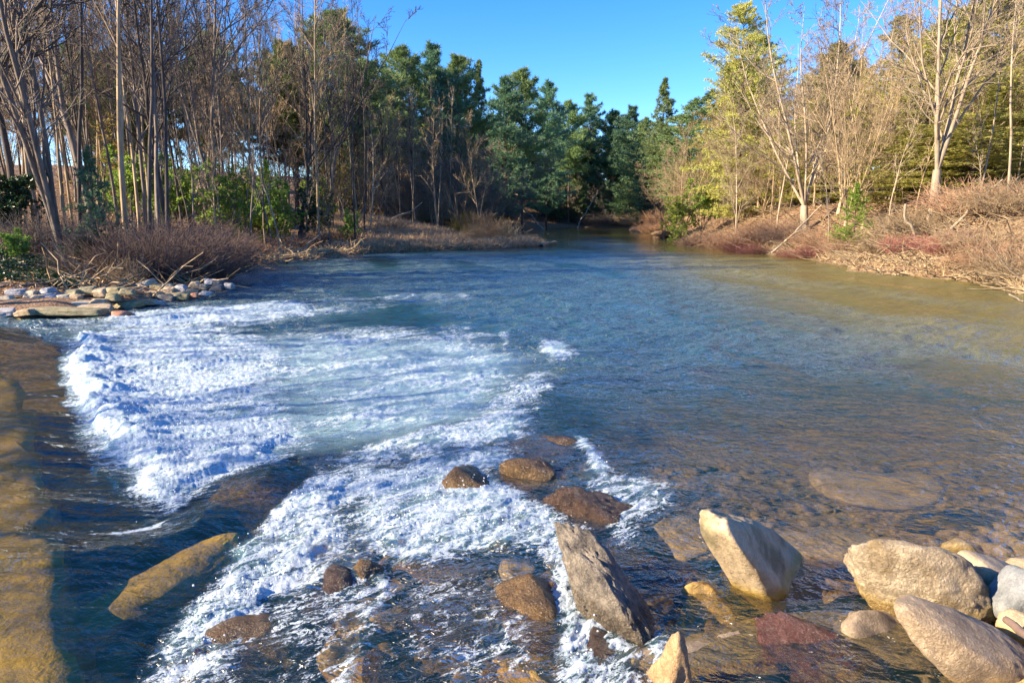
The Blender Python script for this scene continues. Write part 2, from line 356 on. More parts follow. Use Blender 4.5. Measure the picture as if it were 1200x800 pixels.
# foam patches: outline, density, softness in metres
FOAM = [
    (W([(62, 436), (95, 392), (180, 378), (270, 382), (330, 398), (390, 430), (330, 462), (372, 500), (330, 528), (250, 566), (185, 612), (120, 545)]), 0.98, 1.3),
    (W([(60, 432), (88, 392), (150, 386), (190, 440), (300, 500), (320, 535), (200, 612), (172, 606), (110, 540), (84, 500)]), 1.12, 0.45),
    (W([(150, 470), (260, 470), (345, 490), (380, 520), (200, 600), (110, 520)]), 1.02, 0.5),
    (W([(300, 385), (560, 378), (640, 410), (600, 470), (540, 500), (420, 520), (330, 520), (320, 440)]), 0.68, 1.3),
    (W([(130, 366), (330, 352), (420, 362), (300, 382), (90, 390)]), 0.92, 0.7),
    (W([(350, 350), (560, 340), (580, 352), (380, 366)]), 0.50, 0.8),
    (W([(345, 560), (420, 512), (520, 500), (640, 415), (668, 400), (650, 440), (628, 500), (600, 545), (560, 560), (470, 600), (410, 620), (340, 640), (280, 690)]), 0.74, 0.4),
    (W([(352, 556), (420, 548), (420, 640), (330, 700), (290, 810), (130, 830), (190, 740), (250, 680), (300, 628)]), 0.93, 0.2),
    (W([(400, 545), (520, 540), (650, 590), (690, 620), (650, 650), (540, 650), (470, 670), (410, 640)]), 0.96, 0.25),
    (W([(640, 600), (690, 640), (690, 700), (760, 760), (760, 820), (640, 820), (660, 720), (628, 650)]), 0.92, 0.13),
    (W([(430, 680), (460, 675), (450, 740), (420, 820), (380, 820), (410, 740)]), 0.88, 0.12),
    (W([(450, 660), (640, 660), (650, 820), (430, 820)]), 0.56, 0.3),
    (W([(420, 545), (450, 545), (455, 640), (440, 830), (300, 830), (300, 640)]), 0.66, 0.3),
    (W([(640, 560), (700, 540), (790, 560), (800, 600), (720, 650), (690, 620), (700, 590)]), 0.74, 0.3),
    (W([(672, 512), (690, 514), (730, 550), (700, 560)]), 0.95, 0.12),
    (W([(630, 400), (662, 396), (682, 416), (640, 425)]), 0.92, 0.22),
    (W([(585, 390), (598, 388), (602, 420), (594, 420)]), 0.85, 0.15),
    (W([(560, 425), (575, 424), (592, 446), (580, 446)]), 0.85, 0.15),
    (W([(760, 660), (860, 680), (880, 720), (780, 740)]), 0.48, 0.25),
    (W([(740, 720), (775, 735), (800, 775), (760, 800)]), 0.95, 0.10),
    (W([(60, 375), (120, 372), (130, 388), (70, 386)]), 0.62, 0.3),
    (W([(100, 632), (180, 618), (235, 596), (232, 602), (180, 632), (110, 638)]), 0.86, 0.04),
]
def water_height(x, y):
    """surface level and attributes"""
    ca, sa = math.cos(R(38)), math.sin(R(38))
    u = x*ca+y*sa; v = -x*sa+y*ca               # u along the stream, v across
    one = np.full_like(x, 1.3)
    wu = n2(x, y, 0.45, 31)*0.5; wv = n2(x, y, 0.5, 37)*0.5
    foam = np.zeros_like(x)
    jx = x+n2(x, y, 1.6, 41)*0.16; jy = y+n2(x, y, 1.6, 43)*0.16
    for poly, dens, soft in FOAM:
        s = poly_sd(jx, jy, poly)
        foam = np.maximum(foam, dens*sstep(soft, -soft, s))
    foam = foam + (n2(u*0.6, v*1.3, 1.1, 45)*0.30+n2(u*0.7, v*1.2, 3.3, 46)*0.16)*sstep(0.1, 0.4, foam)*(1-0.55*sstep(0.95, 1.2, foam))
    sm = poly_sd(jx, jy, SMOOTH)
    inside = sstep(0.03, -0.08, sm)
    lines = sum(0*x for _ in range(1))
    z = 0.30*sstep(0.25, -1.5, sm)*(1-sstep(16, 19, y))
    # second ledge falls away to the right of the glassy tongue
    turb = sstep(0.25, 1.0, foam)*(1-inside)
    P = np.stack([u*1.0+wu, v*2.9+wv, one], 1)
    t1 = fbm(P, 5, 51, 0.55)
    t2 = 1-np.abs(fbm(P*2.7, 4, 57, 0.6))*2
    t3 = fbm(P*7.0, 3, 59, 0.6)
    nearc = 1-sstep(4.5, 7.5, y)
    z = z + turb*(t1*(0.062-0.034*nearc) + t2*0.026 + t3*0.020)
    roller = np.exp(-((np.maximum(sm, 0)-0.35)/0.45)**2)*sstep(0.85, 1.1, foam)*(1-inside)
    z = z + roller*(0.13+0.10*n2(u*1.0, v*1.0, 2.2, 61))*(0.35+0.65*sstep(5.6, 7.5, y))
    # ripples
    calm = 1-0.9*sstep(38, 48, y+0.25*x+2*n2(x, y, 0.15, 63))
    near_right = sstep(1.5, 5, x)*(1-sstep(7, 14, y))
    chop = np.clip(0.85*calm*(1-0.55*near_right)+0.04, 0, 1)
    chop = chop*(1-0.62*inside)
    chop = chop*(1+0.8*sstep(6, 14, y)*(1-sstep(8, 14, x)))
    slick = fbm(np.stack([(x*0.94+y*0.33)*0.42+wu, (-x*0.33+y*0.94)*0.11, one], 1), 3, 69)
    chop = chop*np.clip(1.0+1.3*slick, 0.25, 1.7)
    r1 = fbm(np.stack([u*0.55+wu*1.2, v*1.7+wv, one], 1), 3, 71)
    r2 = fbm(np.stack([u*2.1+wu*2, v*4.6+wv*2, one], 1), 3, 77)
    amp = (0.042*r1+0.020*r2*np.clip(12/np.maximum(y, 3), 0.3, 1))
    cur = fbm(np.stack([(x*0.94+y*0.33)*1.5+wu, (-x*0.33+y*0.94)*0.33+wv, one], 1), 3, 79)
    z = z + 0.045*cur*sstep(0.2, 1.0, chop)*(1-inside)*(1-turb)*sstep(2.5, 6, y)*(1-sstep(30, 45, y))
    z = z + amp*np.clip(chop, 0, 2)*(1-inside)*(0.5+0.9*sstep(6, 16, y))
    # glassy tongue: long smooth stream lines toward the lip
    ls = fbm(np.stack([(x*0.96+y*0.25)*0.35, (-x*0.25+y*0.96)*5.0, one], 1), 3, 83)
    z = z + inside*ls*0.032
    streak = sstep(0.34, 0.75, fbm(np.stack([(x*0.94+y*0.34)*0.55, (-x*0.34+y*0.94)*9.0, one], 1), 3, 87)) * inside * sstep(-1.6, -0.05, sm)
    foam = foam*(1-inside*(foam < 0.8)) 
    foam = np.maximum(foam, streak*0.85)
    fleck = sstep(0.55, 0.9, n2(u, v*2.0, 0.6, 91))*calm*sstep(9, 13, y)*(1-sstep(30, 42, y))*sstep(6, -4, x)
    foam = np.maximum(foam, fleck*0.42)
    aer = np.clip(sstep(0.35, 1.05, foam), 0, 1)
    aer = np.maximum(aer*(1-inside), 0.85*sstep(0.4, -0.9, poly_sd(jx, jy, W([(90, 395), (350, 390), (560, 395), (640, 420), (600, 500), (350, 545), (200, 600), (80, 470)]))))*(1-inside)
    near = (1-sstep(3.6, 7.5, y))
    aer = aer*(1-0.6*near)
    murk = 0.10 + 0.45*sstep(4.5, 15, np.hypot(x, y))
    murk = murk + 0.22*sstep(4, 10, x)*sstep(7, 12, y)  # denser at right to bring out the painted golden reflection
    murk = np.where(inside > 0.5, 0.12, murk)
    return z, foam, chop, aer, murk, u, v
WATER_BLEND = None
def build_water():
    rat = np.concatenate([-np.geomspace(7, 0.86, 50), np.linspace(-0.82, 0.82, 760), np.geomspace(0.86, 7, 50)])
    Y = np.concatenate([np.geomspace(0.5, 2.3, 16, endpoint=False), np.geomspace(2.3, 30, 470, endpoint=False), np.geomspace(30, 150, 110)])
    yy, rr = np.meshgrid(Y, rat, indexing='ij')
    # columns fan out from a point a little behind the bank so that cells stay square
    x = np.clip(rr*(yy*CP+0.44), -95, 95).ravel(); y = yy.ravel()
    z, foam, chop, aer, murk, u, v = water_height(x, y)
    nr, nc = len(Y), len(rat)
    i = np.arange(nr-1)[:, None]; j = np.arange(nc-1)[None, :]
    f = np.stack([i*nc+j, i*nc+j+1, (i+1)*nc+j+1, (i+1)*nc+j], -1).reshape(-1, 4)
    # drop what lies deep under the land
    sd = sdist(x, y); keep = (sd[f].min(1) < 2.0)
    f = f[keep]; used = np.unique(f); remap = np.full(len(x), -1); remap[used] = np.arange(len(used)); f = remap[f]
    P = np.stack([x, y, z], 1)[used]
    me = mesh_np('river', P, f, True, [M['water']])
    for nm, a in (('foam', foam), ('chop', chop), ('aerated', aer), ('murk', murk)):
        at_ = me.attributes.new(nm, 'FLOAT', 'POINT'); at_.data.foreach_set('value', a[used].astype(np.float32))
    at_ = me.attributes.new('flow', 'FLOAT_VECTOR', 'POINT')
    at_.data.foreach_set('vector', np.stack([u, v, z*1.5], 1)[used].astype(np.float32).ravel())
    o = ob('river_water', me); tag(o, kind='structure')
build_water()

# ---------------------------------------------------------------- stones
_ico = {}
def ico(n):
    if n not in _ico:
        bm = bmesh.new(); bmesh.ops.create_icosphere(bm, subdivisions=n, radius=1)
        v = np.array([q.co[:] for q in bm.verts]); f = np.array([[q.index for q in t.verts] for t in bm.faces]); bm.free()
        v /= np.linalg.norm(v, axis=1)[:, None]; _ico[n] = (v, f)
    return _ico[n]
def stone_mesh(seed, dims=(1, 1, 1), sub=3, facets=14, k=10, rough=0.06, planes=None, shift=None, ridged=0.0):
    rg = np.random.default_rng(seed); v, f = ico(sub)
    if planes is None:
        nrm = rg.normal(size=(facets, 3)); nrm /= np.linalg.norm(nrm, axis=1)[:, None]
        dist = rg.uniform(0.72, 1.0, facets)
    else:
        nrm = np.array([p[:3] for p in planes], float); nrm /= np.linalg.norm(nrm, axis=1)[:, None]
        dist = np.array([p[3] for p in planes], float)
    q = np.maximum(v@nrm.T, 0)/dist
    base = 0.55 if planes is None else 0.30
    r = (np.sum(q**k, 1)+base**k)**(-1/k)
    p = v*r[:, None]; rough = rough*(1.35 if sub >= 4 else 1.0)
    off = rg.uniform(-50, 50, 3)
    d = fbm(p*1.6+off, 5, seed, 0.5)*rough*1.6 + fbm(p*7+off, 4, seed+3, 0.6)*rough*0.45
    if ridged: d = d - ridged*np.maximum(0, 0.35-np.abs(fbm(p*np.array([2.2, 2.2, 3.0])+off, 4, seed+9, 0.6)))
    p = p*(1+d)[:, None]
    p = p*np.array(dims)/2
    return p, f
def make_stone(name, label, loc, dims, mat, rot=(0, 0, 0), seed=1, sub=3, group=None, cat='stone', **kw):
    p, f = stone_mesh(seed, dims, sub, **kw)
    me = mesh_np(name, p, f, True, [mat]); o = ob(name, me, None, loc); o.rotation_euler = rot
    tag(o, label, cat, group); return o

SM = dict(
    cream=stone_mat('cream_granite', (0.34, 0.25, 0.14), (0.50, 0.39, 0.25), (0.22, 0.16, 0.10), 4, 0.06, moss=(0.42, 0.27, 0.05), speck=0.45),
    cream_rough=stone_mat('weathered_granite', (0.28, 0.21, 0.12), (0.48, 0.39, 0.26), (0.16, 0.12, 0.07), 6, 0.06, moss=(0.36, 0.24, 0.06), bump=0.9, stain=(0.20, 0.14, 0.06)),
    pink=stone_mat('pinkish_granite', (0.29, 0.21, 0.125), (0.47, 0.36, 0.23), (0.13, 0.09, 0.08), 7, 0.05, bump=0.8, moss=(0.44, 0.25, 0.06), speck=0.55),
    craggy=stone_mat('dark_craggy_rock', (0.07, 0.06, 0.05), (0.32, 0.27, 0.20), (0.52, 0.43, 0.3), 7, 0.1, bump=1.0, speck=0.5, rough=0.55),
    hero=stone_mat('pale_leaning_rock', (0.38, 0.28, 0.15), (0.54, 0.42, 0.26), (0.28, 0.2, 0.12), 4, 0.0, moss=(0.46, 0.31, 0.05), speck=0.3, stain=(0.10, 0.09, 0.035)),
    bluegrey=stone_mat('blue_grey_stone', (0.14, 0.15, 0.15), (0.27, 0.28, 0.27), (0.1, 0.1, 0.1), 6, 0.0),
    orange=stone_mat('orange_tan_rock', (0.38, 0.22, 0.10), (0.55, 0.38, 0.2), (0.22, 0.13, 0.06), 7, 0.0, speck=0.6, bump=0.8),
    brown=stone_mat('wet_brown_rock', (0.09, 0.055, 0.022), (0.26, 0.16, 0.06), (0.08, 0.05, 0.035), 6, 0.35, bump=0.8, rough=0.35),
    darkbrown=stone_mat('wet_dark_rock', (0.045, 0.03, 0.025), (0.15, 0.095, 0.065), (0.3, 0.22, 0.15), 8, 0.4, bump=1.0, rough=0.3, speck=0.3),
    gold=stone_mat('golden_algae_rock', (0.20, 0.12, 0.03), (0.44, 0.28, 0.07), (0.10, 0.07, 0.02), 8, -0.5, rough=0.35),
    maroon=stone_mat('maroon_rock', (0.09, 0.035, 0.03), (0.20, 0.09, 0.075), (0.42, 0.26, 0.2), 9, 0.05, bump=0.8, rough=0.35, speck=0.5),
    taupe=stone_mat('submerged_taupe_rock', (0.15, 0.115, 0.075), (0.38, 0.29, 0.19), (0.50, 0.40, 0.28), 7, -0.5, speck=0.5),
    bank_pale=stone_mat('pale_bank_stone', (0.30, 0.26, 0.18), (0.52, 0.46, 0.34), (0.16, 0.14, 0.09), 5, 0.02),
    bank_olive=stone_mat('olive_bank_stone', (0.17, 0.145, 0.07), (0.36, 0.31, 0.18), (0.12, 0.13, 0.07), 5, 0.03),
    bank_tan=stone_mat('tan_bank_stone', (0.26, 0.19, 0.11), (0.48, 0.37, 0.24), (0.15, 0.12, 0.08), 5, 0.02),
    bank_blue=stone_mat('bluish_bank_stone', (0.25, 0.24, 0.23), (0.44, 0.43, 0.42), (0.15, 0.17, 0.2), 5, 0.0),
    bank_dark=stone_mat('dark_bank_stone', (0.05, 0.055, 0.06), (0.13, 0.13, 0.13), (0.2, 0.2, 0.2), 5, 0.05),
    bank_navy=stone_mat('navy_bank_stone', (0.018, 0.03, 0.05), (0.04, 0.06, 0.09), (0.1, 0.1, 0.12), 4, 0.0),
    bank_red=stone_mat('reddish_bank_stone', (0.32, 0.13, 0.07), (0.48, 0.24, 0.14), (0.2, 0.1, 0.06), 5, 0.0),
    sill=stone_mat('algae_covered_sill', (0.14, 0.105, 0.03), (0.48, 0.34, 0.05), (0.12, 0.09, 0.03), 1.5, -0.9, bump=0.6, speck=0.35, stain=(0.13, 0.11, 0.09)),
)
def fg(name, label, px, py, wpx, hpx, depth, mat, zc=0.0, rot=(0, 0, 0), seed=1, sub=5, cat='rock', **kw):
    """stone centred at photo position (px,py) on the level zc, about wpx by hpx wide and high there"""
    c = at(px, py, zc); zd = c.y*CP+(CAMZ-zc)*SP
    w = wpx*zd/FPX; h = hpx*zd/FPX
    return make_stone(name, label, c, (w, depth, h), mat, rot, seed, sub, cat=cat, **kw)

# leaning boulder: pale flat left face, dark right flank
hero_planes = [(-0.75, -0.55, 0.30, 0.62), (0.85, -0.42, 0.15, 0.50), (0.15, 0.9, 0.2, 0.8), (0.1, -0.2, 1.0, 0.96), (0.55, 0.25, 0.75, 0.66),
               (-0.3, 0.7, 0.5, 0.8), (0.1, -0.95, -0.2, 0.72), (0, 0, -1, 1), (-0.85, 0.2, 0.15, 0.7), (-0.5, -0.2, 0.85, 0.82)]
c = at(890, 668, 0.10)
make_stone('leaning_boulder', 'tall cream boulder leaning left in the water with dark wet right flank', c, (0.56, 0.58, 1.86), SM['hero'], (R(28), R(-36), R(-4)), 3, 6, cat='boulder', planes=hero_planes, k=12, rough=0.05)
c = at(714, 706, 0.05)
make_stone('craggy_rock', 'dark pitted rock with tan ridge pointing up out of the foam', c, (0.42, 1.15, 0.50), SM['craggy'], (R(34), R(-14), R(27)), 8, 6, cat='rock', facets=16, k=10, rough=0.08, ridged=0.22)
fg('speckled_boulder', 'broad cream speckled boulder, largest at the right edge of the water', 1080, 698, 176, 92, 0.55, SM['cream_rough'], 0.08, (R(0), R(14), R(-6)), 12, 6, 'boulder', facets=14, k=7, rough=0.07)
fg('granite_boulder', 'long pinkish granite boulder lowest in the right corner', 1160, 768, 176, 80, 0.42, SM['pink'], 0.12, (R(0), R(25), R(-14)), 16, 6, 'boulder', facets=16, k=6, rough=0.035)
fg('smooth_boulder', 'smooth cream boulder behind the blue grey stone at right edge', 1172, 690, 110, 78, 0.5, SM['cream'], 0.05, (0, R(18), 0), 19, 5, 'boulder', facets=14, k=5, rough=0.03)
fg('smooth_boulder', 'pale boulder cut off by the right edge behind the smooth cream one', 1222, 694, 90, 74, 0.4, SM['cream'], 0.02, (0, R(12), R(20)), 23, 4, 'boulder', facets=12, k=6, rough=0.04)
fg('grey_stone', 'rounded blue grey stone wedged behind the pink granite boulder', 1192, 708, 86, 60, 0.35, SM['bluegrey'], 0.14, (0, R(20), R(-10)), 27, 5, 'stone', facets=12, k=6, rough=0.03)
fg('small_stone', 'small yellowish stone standing in water behind the speckled boulder', 1116, 645, 34, 34, 0.2, SM['cream_rough'], 0.03, (0, R(10), 0), 31, 4, 'stone', facets=12, k=6)
fg('yellow_stone', 'yellow ochre stone cut off by the bottom right corner', 1192, 806, 110, 44, 0.3, SM['gold'], 0.05, (0, R(-12), 0), 35, 4, 'stone', facets=12)
fg('yellow_stone', 'small ochre stone under the broken root at the right edge', 1192, 738, 34, 34, 0.16, SM['cream'], 0.12, (0, 0, 0), 36, 4, 'stone', facets=12)
fg('pointed_rock', 'orange tan pointed rock at the bottom edge', 788, 812, 76, 130, 0.34, SM['orange'], -0.05, (R(6), R(4), R(10)), 41, 5, planes=[(-.93,-.1,.36,.6),(.9,-.2,.42,.55),(.1,-.9,.4,.6),(0,.9,.35,.7),(0,0,-1,1),(.3,-.2,1,1)], k=14, rough=0.09)
fg('brown_boulder', 'rounded olive brown boulder under a thin sheet of water left of the craggy rock', 616, 728, 118, 110, 0.7, SM['brown'], -0.19, (R(30), 0, R(-6)), 44, 5, 'boulder', facets=14, k=6, rough=0.05)
fg('golden_rock', 'golden algae covered rock at the bottom edge below the brown boulder', 612, 802, 76, 70, 0.34, SM['gold'], -0.14, (R(20), 0, 0), 47, 5, facets=12)
fg('dark_rock', 'dark wet rock splitting the white water above the craggy rock', 684, 602, 92, 46, 0.5, SM['darkbrown'], -0.07, (R(10), R(22), R(-20)), 51, 5, facets=11, k=12, rough=0.09, ridged=0.15)
fg('wedge_rock', 'brown wedge shaped rock with a lit top edge in the middle of the foam', 548, 582, 78, 52, 0.5, SM['brown'], -0.11, (R(12), R(-8), R(14)), 55, 5, facets=9, k=14, rough=0.05)
fg('tan_rock', 'tan rounded rock beside the wedge shaped rock with foam over it', 612, 568, 56, 34, 0.32, SM['brown'], -0.11, (0, 0, 0), 58, 5, facets=12)
fg('speckled_rock', 'submerged speckled tan rock just left of the leaning boulder', 812, 626, 84, 32, 0.55, SM['taupe'], -0.13, (0, R(10), 0), 61, 5, facets=12)
fg('algae_rock', 'small golden brown rock under the ripple left of the leaning boulder foot', 824, 704, 56, 54, 0.3, SM['gold'], -0.10, (0, R(10), R(10)), 64, 5, facets=12)
fg('flat_rock', 'large flat taupe rock under clear water at the bottom centre right', 880, 775, 280, 60, 0.95, SM['taupe'], -0.24, (R(4), R(4), R(10)), 67, 5, facets=12, rough=0.06)
fg('maroon_rock', 'maroon slanted rock breaking the surface at the bottom edge', 992, 782, 140, 46, 0.42, SM['maroon'], -0.13, (R(10), R(30), R(-24)), 70, 5, facets=9, k=12, rough=0.08, ridged=0.1)
fg('submerged_rock', 'brown submerged rock between the maroon rock and the speckled boulder', 1030, 748, 130, 50, 0.5, SM['taupe'], -0.14, (0, R(20), 0), 73, 5, facets=12)
fg('golden_rock', 'small golden rock tip poking through foam left of centre', 432, 670, 36, 26, 0.24, SM['brown'], -0.01, (0, 0, 0), 76, 4, facets=10)
fg('submerged_rock', 'dark brown rock under foam below the small golden tip', 398, 706, 110, 80, 0.7, SM['darkbrown'], -0.17, (0, 0, 0), 79, 5, facets=12)
fg('purple_rock', 'dark purple grey rock under the water right of the craggy rock top', 748, 664, 90, 34, 0.5, SM['darkbrown'], -0.10, (0, R(10), 0), 82, 5, facets=12)
fg('submerged_rock', 'dark rock under foamy water at the bottom edge right of the golden rock', 712, 790, 110, 50, 0.5, SM['darkbrown'], -0.12, (0, 0, 0), 85, 5, facets=12)
fg('submerged_rock', 'wide dark rock under bubbly water between foam streams at bottom centre', 540, 720, 150, 60, 0.8, SM['darkbrown'], -0.17, (0, 0, R(20)), 88, 5, facets=12)
fg('submerged_rock', 'brown rock top just under the foam at the centre of the cascade', 530, 660, 80, 34, 0.4, SM['brown'], -0.13, (0, 0, 0), 91, 4, facets=12)
fg('submerged_rock', 'brown submerged rock upstream of the tan rounded rock', 628, 537, 80, 40, 0.7, SM['brown'], -0.22, (0, 0, 0), 94, 4, facets=12)
fg('submerged_rock', 'pale tan slab under calm water right of the leaning boulder', 1035, 576, 150, 30, 0.9, SM['taupe'], -0.30, (0, 0, R(12)), 97, 4, facets=12)
fg('submerged_rock', 'long tan slab under the water behind the speckled boulder', 985, 640, 150, 30, 0.5, SM['taupe'], -0.24, (0, 0, R(-8)), 98, 4, facets=12)
fg('submerged_rock', 'brown rock lying under foam in the lower left cascade', 310, 770, 110, 60, 0.7, SM['brown'], -0.16, (0, 0, 0), 99, 4, facets=12)
fg('submerged_rock', 'dark rock under the foam of the second ledge', 385, 600, 70, 30, 0.5, SM['darkbrown'], -0.10, (0, 0, 0), 101, 4, facets=12)
fg('submerged_rock', 'small brown rock under the riffle left of centre', 402, 450, 46, 8, 0.6, SM['brown'], -0.07, (0, 0, 0), 104, 4, facets=12)
fg('mossy_wedge', 'yellow green mossy wedge of rock under the glassy water at lower left', 212, 676, 150, 24, 0.7, SM['sill'], -0.13, (R(4), R(-10), R(34)), 107, 5, facets=9, k=12, rough=0.08)
fg('foam_stone', 'small pinkish stone in the white water below the stone bank', 141, 368, 22, 9, 0.5, SM['bank_red'], 0.06, (0, 0, 0), 110, 3, 'stone')

# long concrete-like sill under the smooth water at far left
def build_sill():
    A = [at(-60, 430, .05), at(20, 440, .05), at(42, 520, .05), at(62, 610, .05), at(84, 740, .05), at(92, 860, .05), at(-420, 860, .05), at(-160, 430, .05)]
    bm = bmesh.new()
    top = [bm.verts.new((p.x, p.y, 0.05)) for p in A]; bot = [bm.verts.new((p.x+(0.05 if i in (1, 2, 3, 4, 5) else 0), p.y, -0.7)) for i, p in enumerate(A)]
    bm.faces.new(top); bm.faces.new(bot[::-1])
    for i in range(len(A)):
        j = (i+1) % len(A); bm.faces.new((top[j], top[i], bot[i], bot[j]))
    bmesh.ops.recalc_face_normals(bm, faces=bm.faces)
    bmesh.ops.triangulate(bm, faces=bm.faces)
    bmesh.ops.subdivide_edges(bm, edges=bm.edges, cuts=12, use_grid_fill=True)
    P = np.array([v.co[:] for v in bm.verts]); d = fbm(P*1.7, 4, 5)
    for v, q in zip(bm.verts, d): v.co.z += 0.10*q-0.03; v.co.x += 0.16*q; v.co.y += 0.1*q
    for f in bm.faces: f.smooth = True
    me = bpy.data.meshes.new('sill'); bm.to_mesh(me); bm.free(); me.materials.append(SM['sill'])
    o = ob('stone_sill', me); tag(o, 'yellow brown algae covered stone sill under smooth water at the left edge', 'sill')
build_sill()

# wet cobbles in the shallows of the cascade, each one by itself
def cobbles():
    rr = random.Random(21); lab = {'brown': 'brown', 'darkbrown': 'dark brown', 'gold': 'golden', 'taupe': 'taupe'}
    meshes = [stone_mesh(300+q, (1, 1, 0.7), 4, facets=11, k=9, rough=0.08) for q in range(5)]; n = 0
    while n < 58:
        px, py = rr.uniform(300, 1000), rr.uniform(560, 800)
        if px < 420 and py < 640: continue
        if px > 760 and py < 640: continue
        n += 1; p, f = meshes[n % 5]; mt = rr.choice(['brown', 'darkbrown', 'gold', 'taupe', 'brown'])
        s = rr.uniform(0.14, 0.34); c = at(px, py, 0.0); c.z = -s*0.35-rr.uniform(0.04, 0.12)
        me = mesh_np('cobble', p*s, f, True, [SM[mt]]); o = ob('cobble', me, None, c); o.rotation_euler = (rr.uniform(-.3, .3), rr.uniform(-.3, .3), rr.uniform(0, 6))
        tag(o, 'wet %s cobble under the %s' % (lab[mt], 'foaming water of the cascade' if px < 700 else 'clear shallow water at the lower right'), 'stone', 'wet cobbles in the cascade')
cobbles()

# broken root at right edge
class Tubes:
    """collects tapering bent tubes and builds them as one mesh"""
    def __init__(s): s.g = {}
    def add(s, P, r, k=5):
        P = np.asarray(P, float); r = np.asarray(r, float)
        s.g.setdefault((len(P), k), []).append((P, r))
    def arrays(s):
        V = []; F = []; base = 0
        for (n, k), L in s.g.items():
            P = np.stack([a for a, _ in L]); r = np.stack([b for _, b in L]); m = len(L)
            T = np.gradient(P, axis=1); T /= np.linalg.norm(T, axis=2, keepdims=True)+1e-9
            ref = np.zeros_like(T); ref[..., 0] = 1
            alt = np.abs(T[..., 0]) > 0.8; ref[alt] = (0, 1, 0)
            ref0 = ref[:, n//2:n//2+1, :]; ref = np.repeat(ref0, n, 1)
            A = np.cross(T, ref); A /= np.linalg.norm(A, axis=2, keepdims=True)+1e-9
            B = np.cross(T, A)
            th = np.arange(k)*2*np.pi/k
            ring = P[:, :, None, :] + r[:, :, None, None]*(np.cos(th)[None, None, :, None]*A[:, :, None, :]+np.sin(th)[None, None, :, None]*B[:, :, None, :])
            V.append(ring.reshape(-1, 3))
            i = np.arange(m)[:, None, None]; a = np.arange(n-1)[None, :, None]; j = np.arange(k)[None, None, :]; j2 = (j+1) % k
            b0 = base+i*n*k+a*k
            F.append(np.stack([b0+j, b0+j2, b0+k+j2, b0+k+j], -1).reshape(-1, 4)); base += m*n*k
        return np.concatenate(V), np.concatenate(F)
    def build(s, name, mat, smooth=True):
        v, f = s.arrays(); return mesh_np(name, v, f, smooth, [mat])
rgen = np.random.default_rng(7)
def bent(p0, p1, n=8, wob=0.05, rg=rgen):
    p0 = np.array(p0, float); p1 = np.array(p1, float); t = np.linspace(0, 1, n)[:, None]
    L = np.linalg.norm(p1-p0); w = np.cumsum(rg.normal(size=(n, 3)), 0)*wob*L/math.sqrt(n); w -= w[:1]
    return p0+(p1-p0)*t+w*np.sin(np.pi*np.clip(t, 0, 1))**0.5*0.8

def stick(name, label, p0, p1, r0, r1, mat, n=8, wob=0.06, forks=2, cat='branch', seed=0, group=None):
    rg = np.random.default_rng(seed); T = Tubes(); P = bent(p0, p1, n, wob, rg); T.add(P, np.linspace(r0, r1, n), 7)
    L = np.linalg.norm(P[-1]-P[0])
    for q in range(forks):
        i = rg.integers(n//3, n-1); d = P[-1]-P[0]; d = d/L+rg.normal(size=3)*0.5; d[2] = abs(d[2])*0.7; d /= np.linalg.norm(d)
        T.add(bent(P[i], P[i]+d*L*rg.uniform(0.15, 0.4), 5, 0.08, rg), np.linspace(r0*0.5, r1*0.4, 5), 5)
    c = P[0].copy(); v, f = T.arrays(); o = ob(name, mesh_np(name, v-c, f, True, [mat]), None, tuple(c)); tag(o, label, cat, group); return o
a = at(1178, 725, 0.25); b = at(1240, 770, 0.25)
stick('broken_root', 'broken purple brown root between boulders at the right edge', tuple(a), tuple(b), 0.02, 0.035, M['stem_purple'], forks=3, cat='root', seed=4)

# bed pebbles in the shallows
def build_pebbles():
    rg = np.random.default_rng(5); v, f = ico(1); n = 1500
    x = rg.uniform(-2.5, 6, n); y = rg.uniform(2.2, 8.5, n); z = height(x, y)
    s = rg.uniform(0.03, 0.11, n)*rg.uniform(0.7, 1.3, n)
    V = v[None]*(s[:, None, None]*rg.uniform(0.6, 1.2, (n, 1, 3))*np.array([1, 1, 0.6]))*(1+0.15*rg.normal(size=(n, len(v), 1)))
    V = V+np.stack([x, y, z+s*0.2], 1)[:, None, :]
    F = f[None]+(np.arange(n)*len(v))[:, None, None]
    o = ob('bed_pebbles', mesh_np('bed_pebbles', V.reshape(-1, 3), F.reshape(-1, 3), True, [SM['taupe']]))
    tag(o, 'brown pebbles scattered over the shallow river bed', 'pebbles', kind='stuff')
build_pebbles()

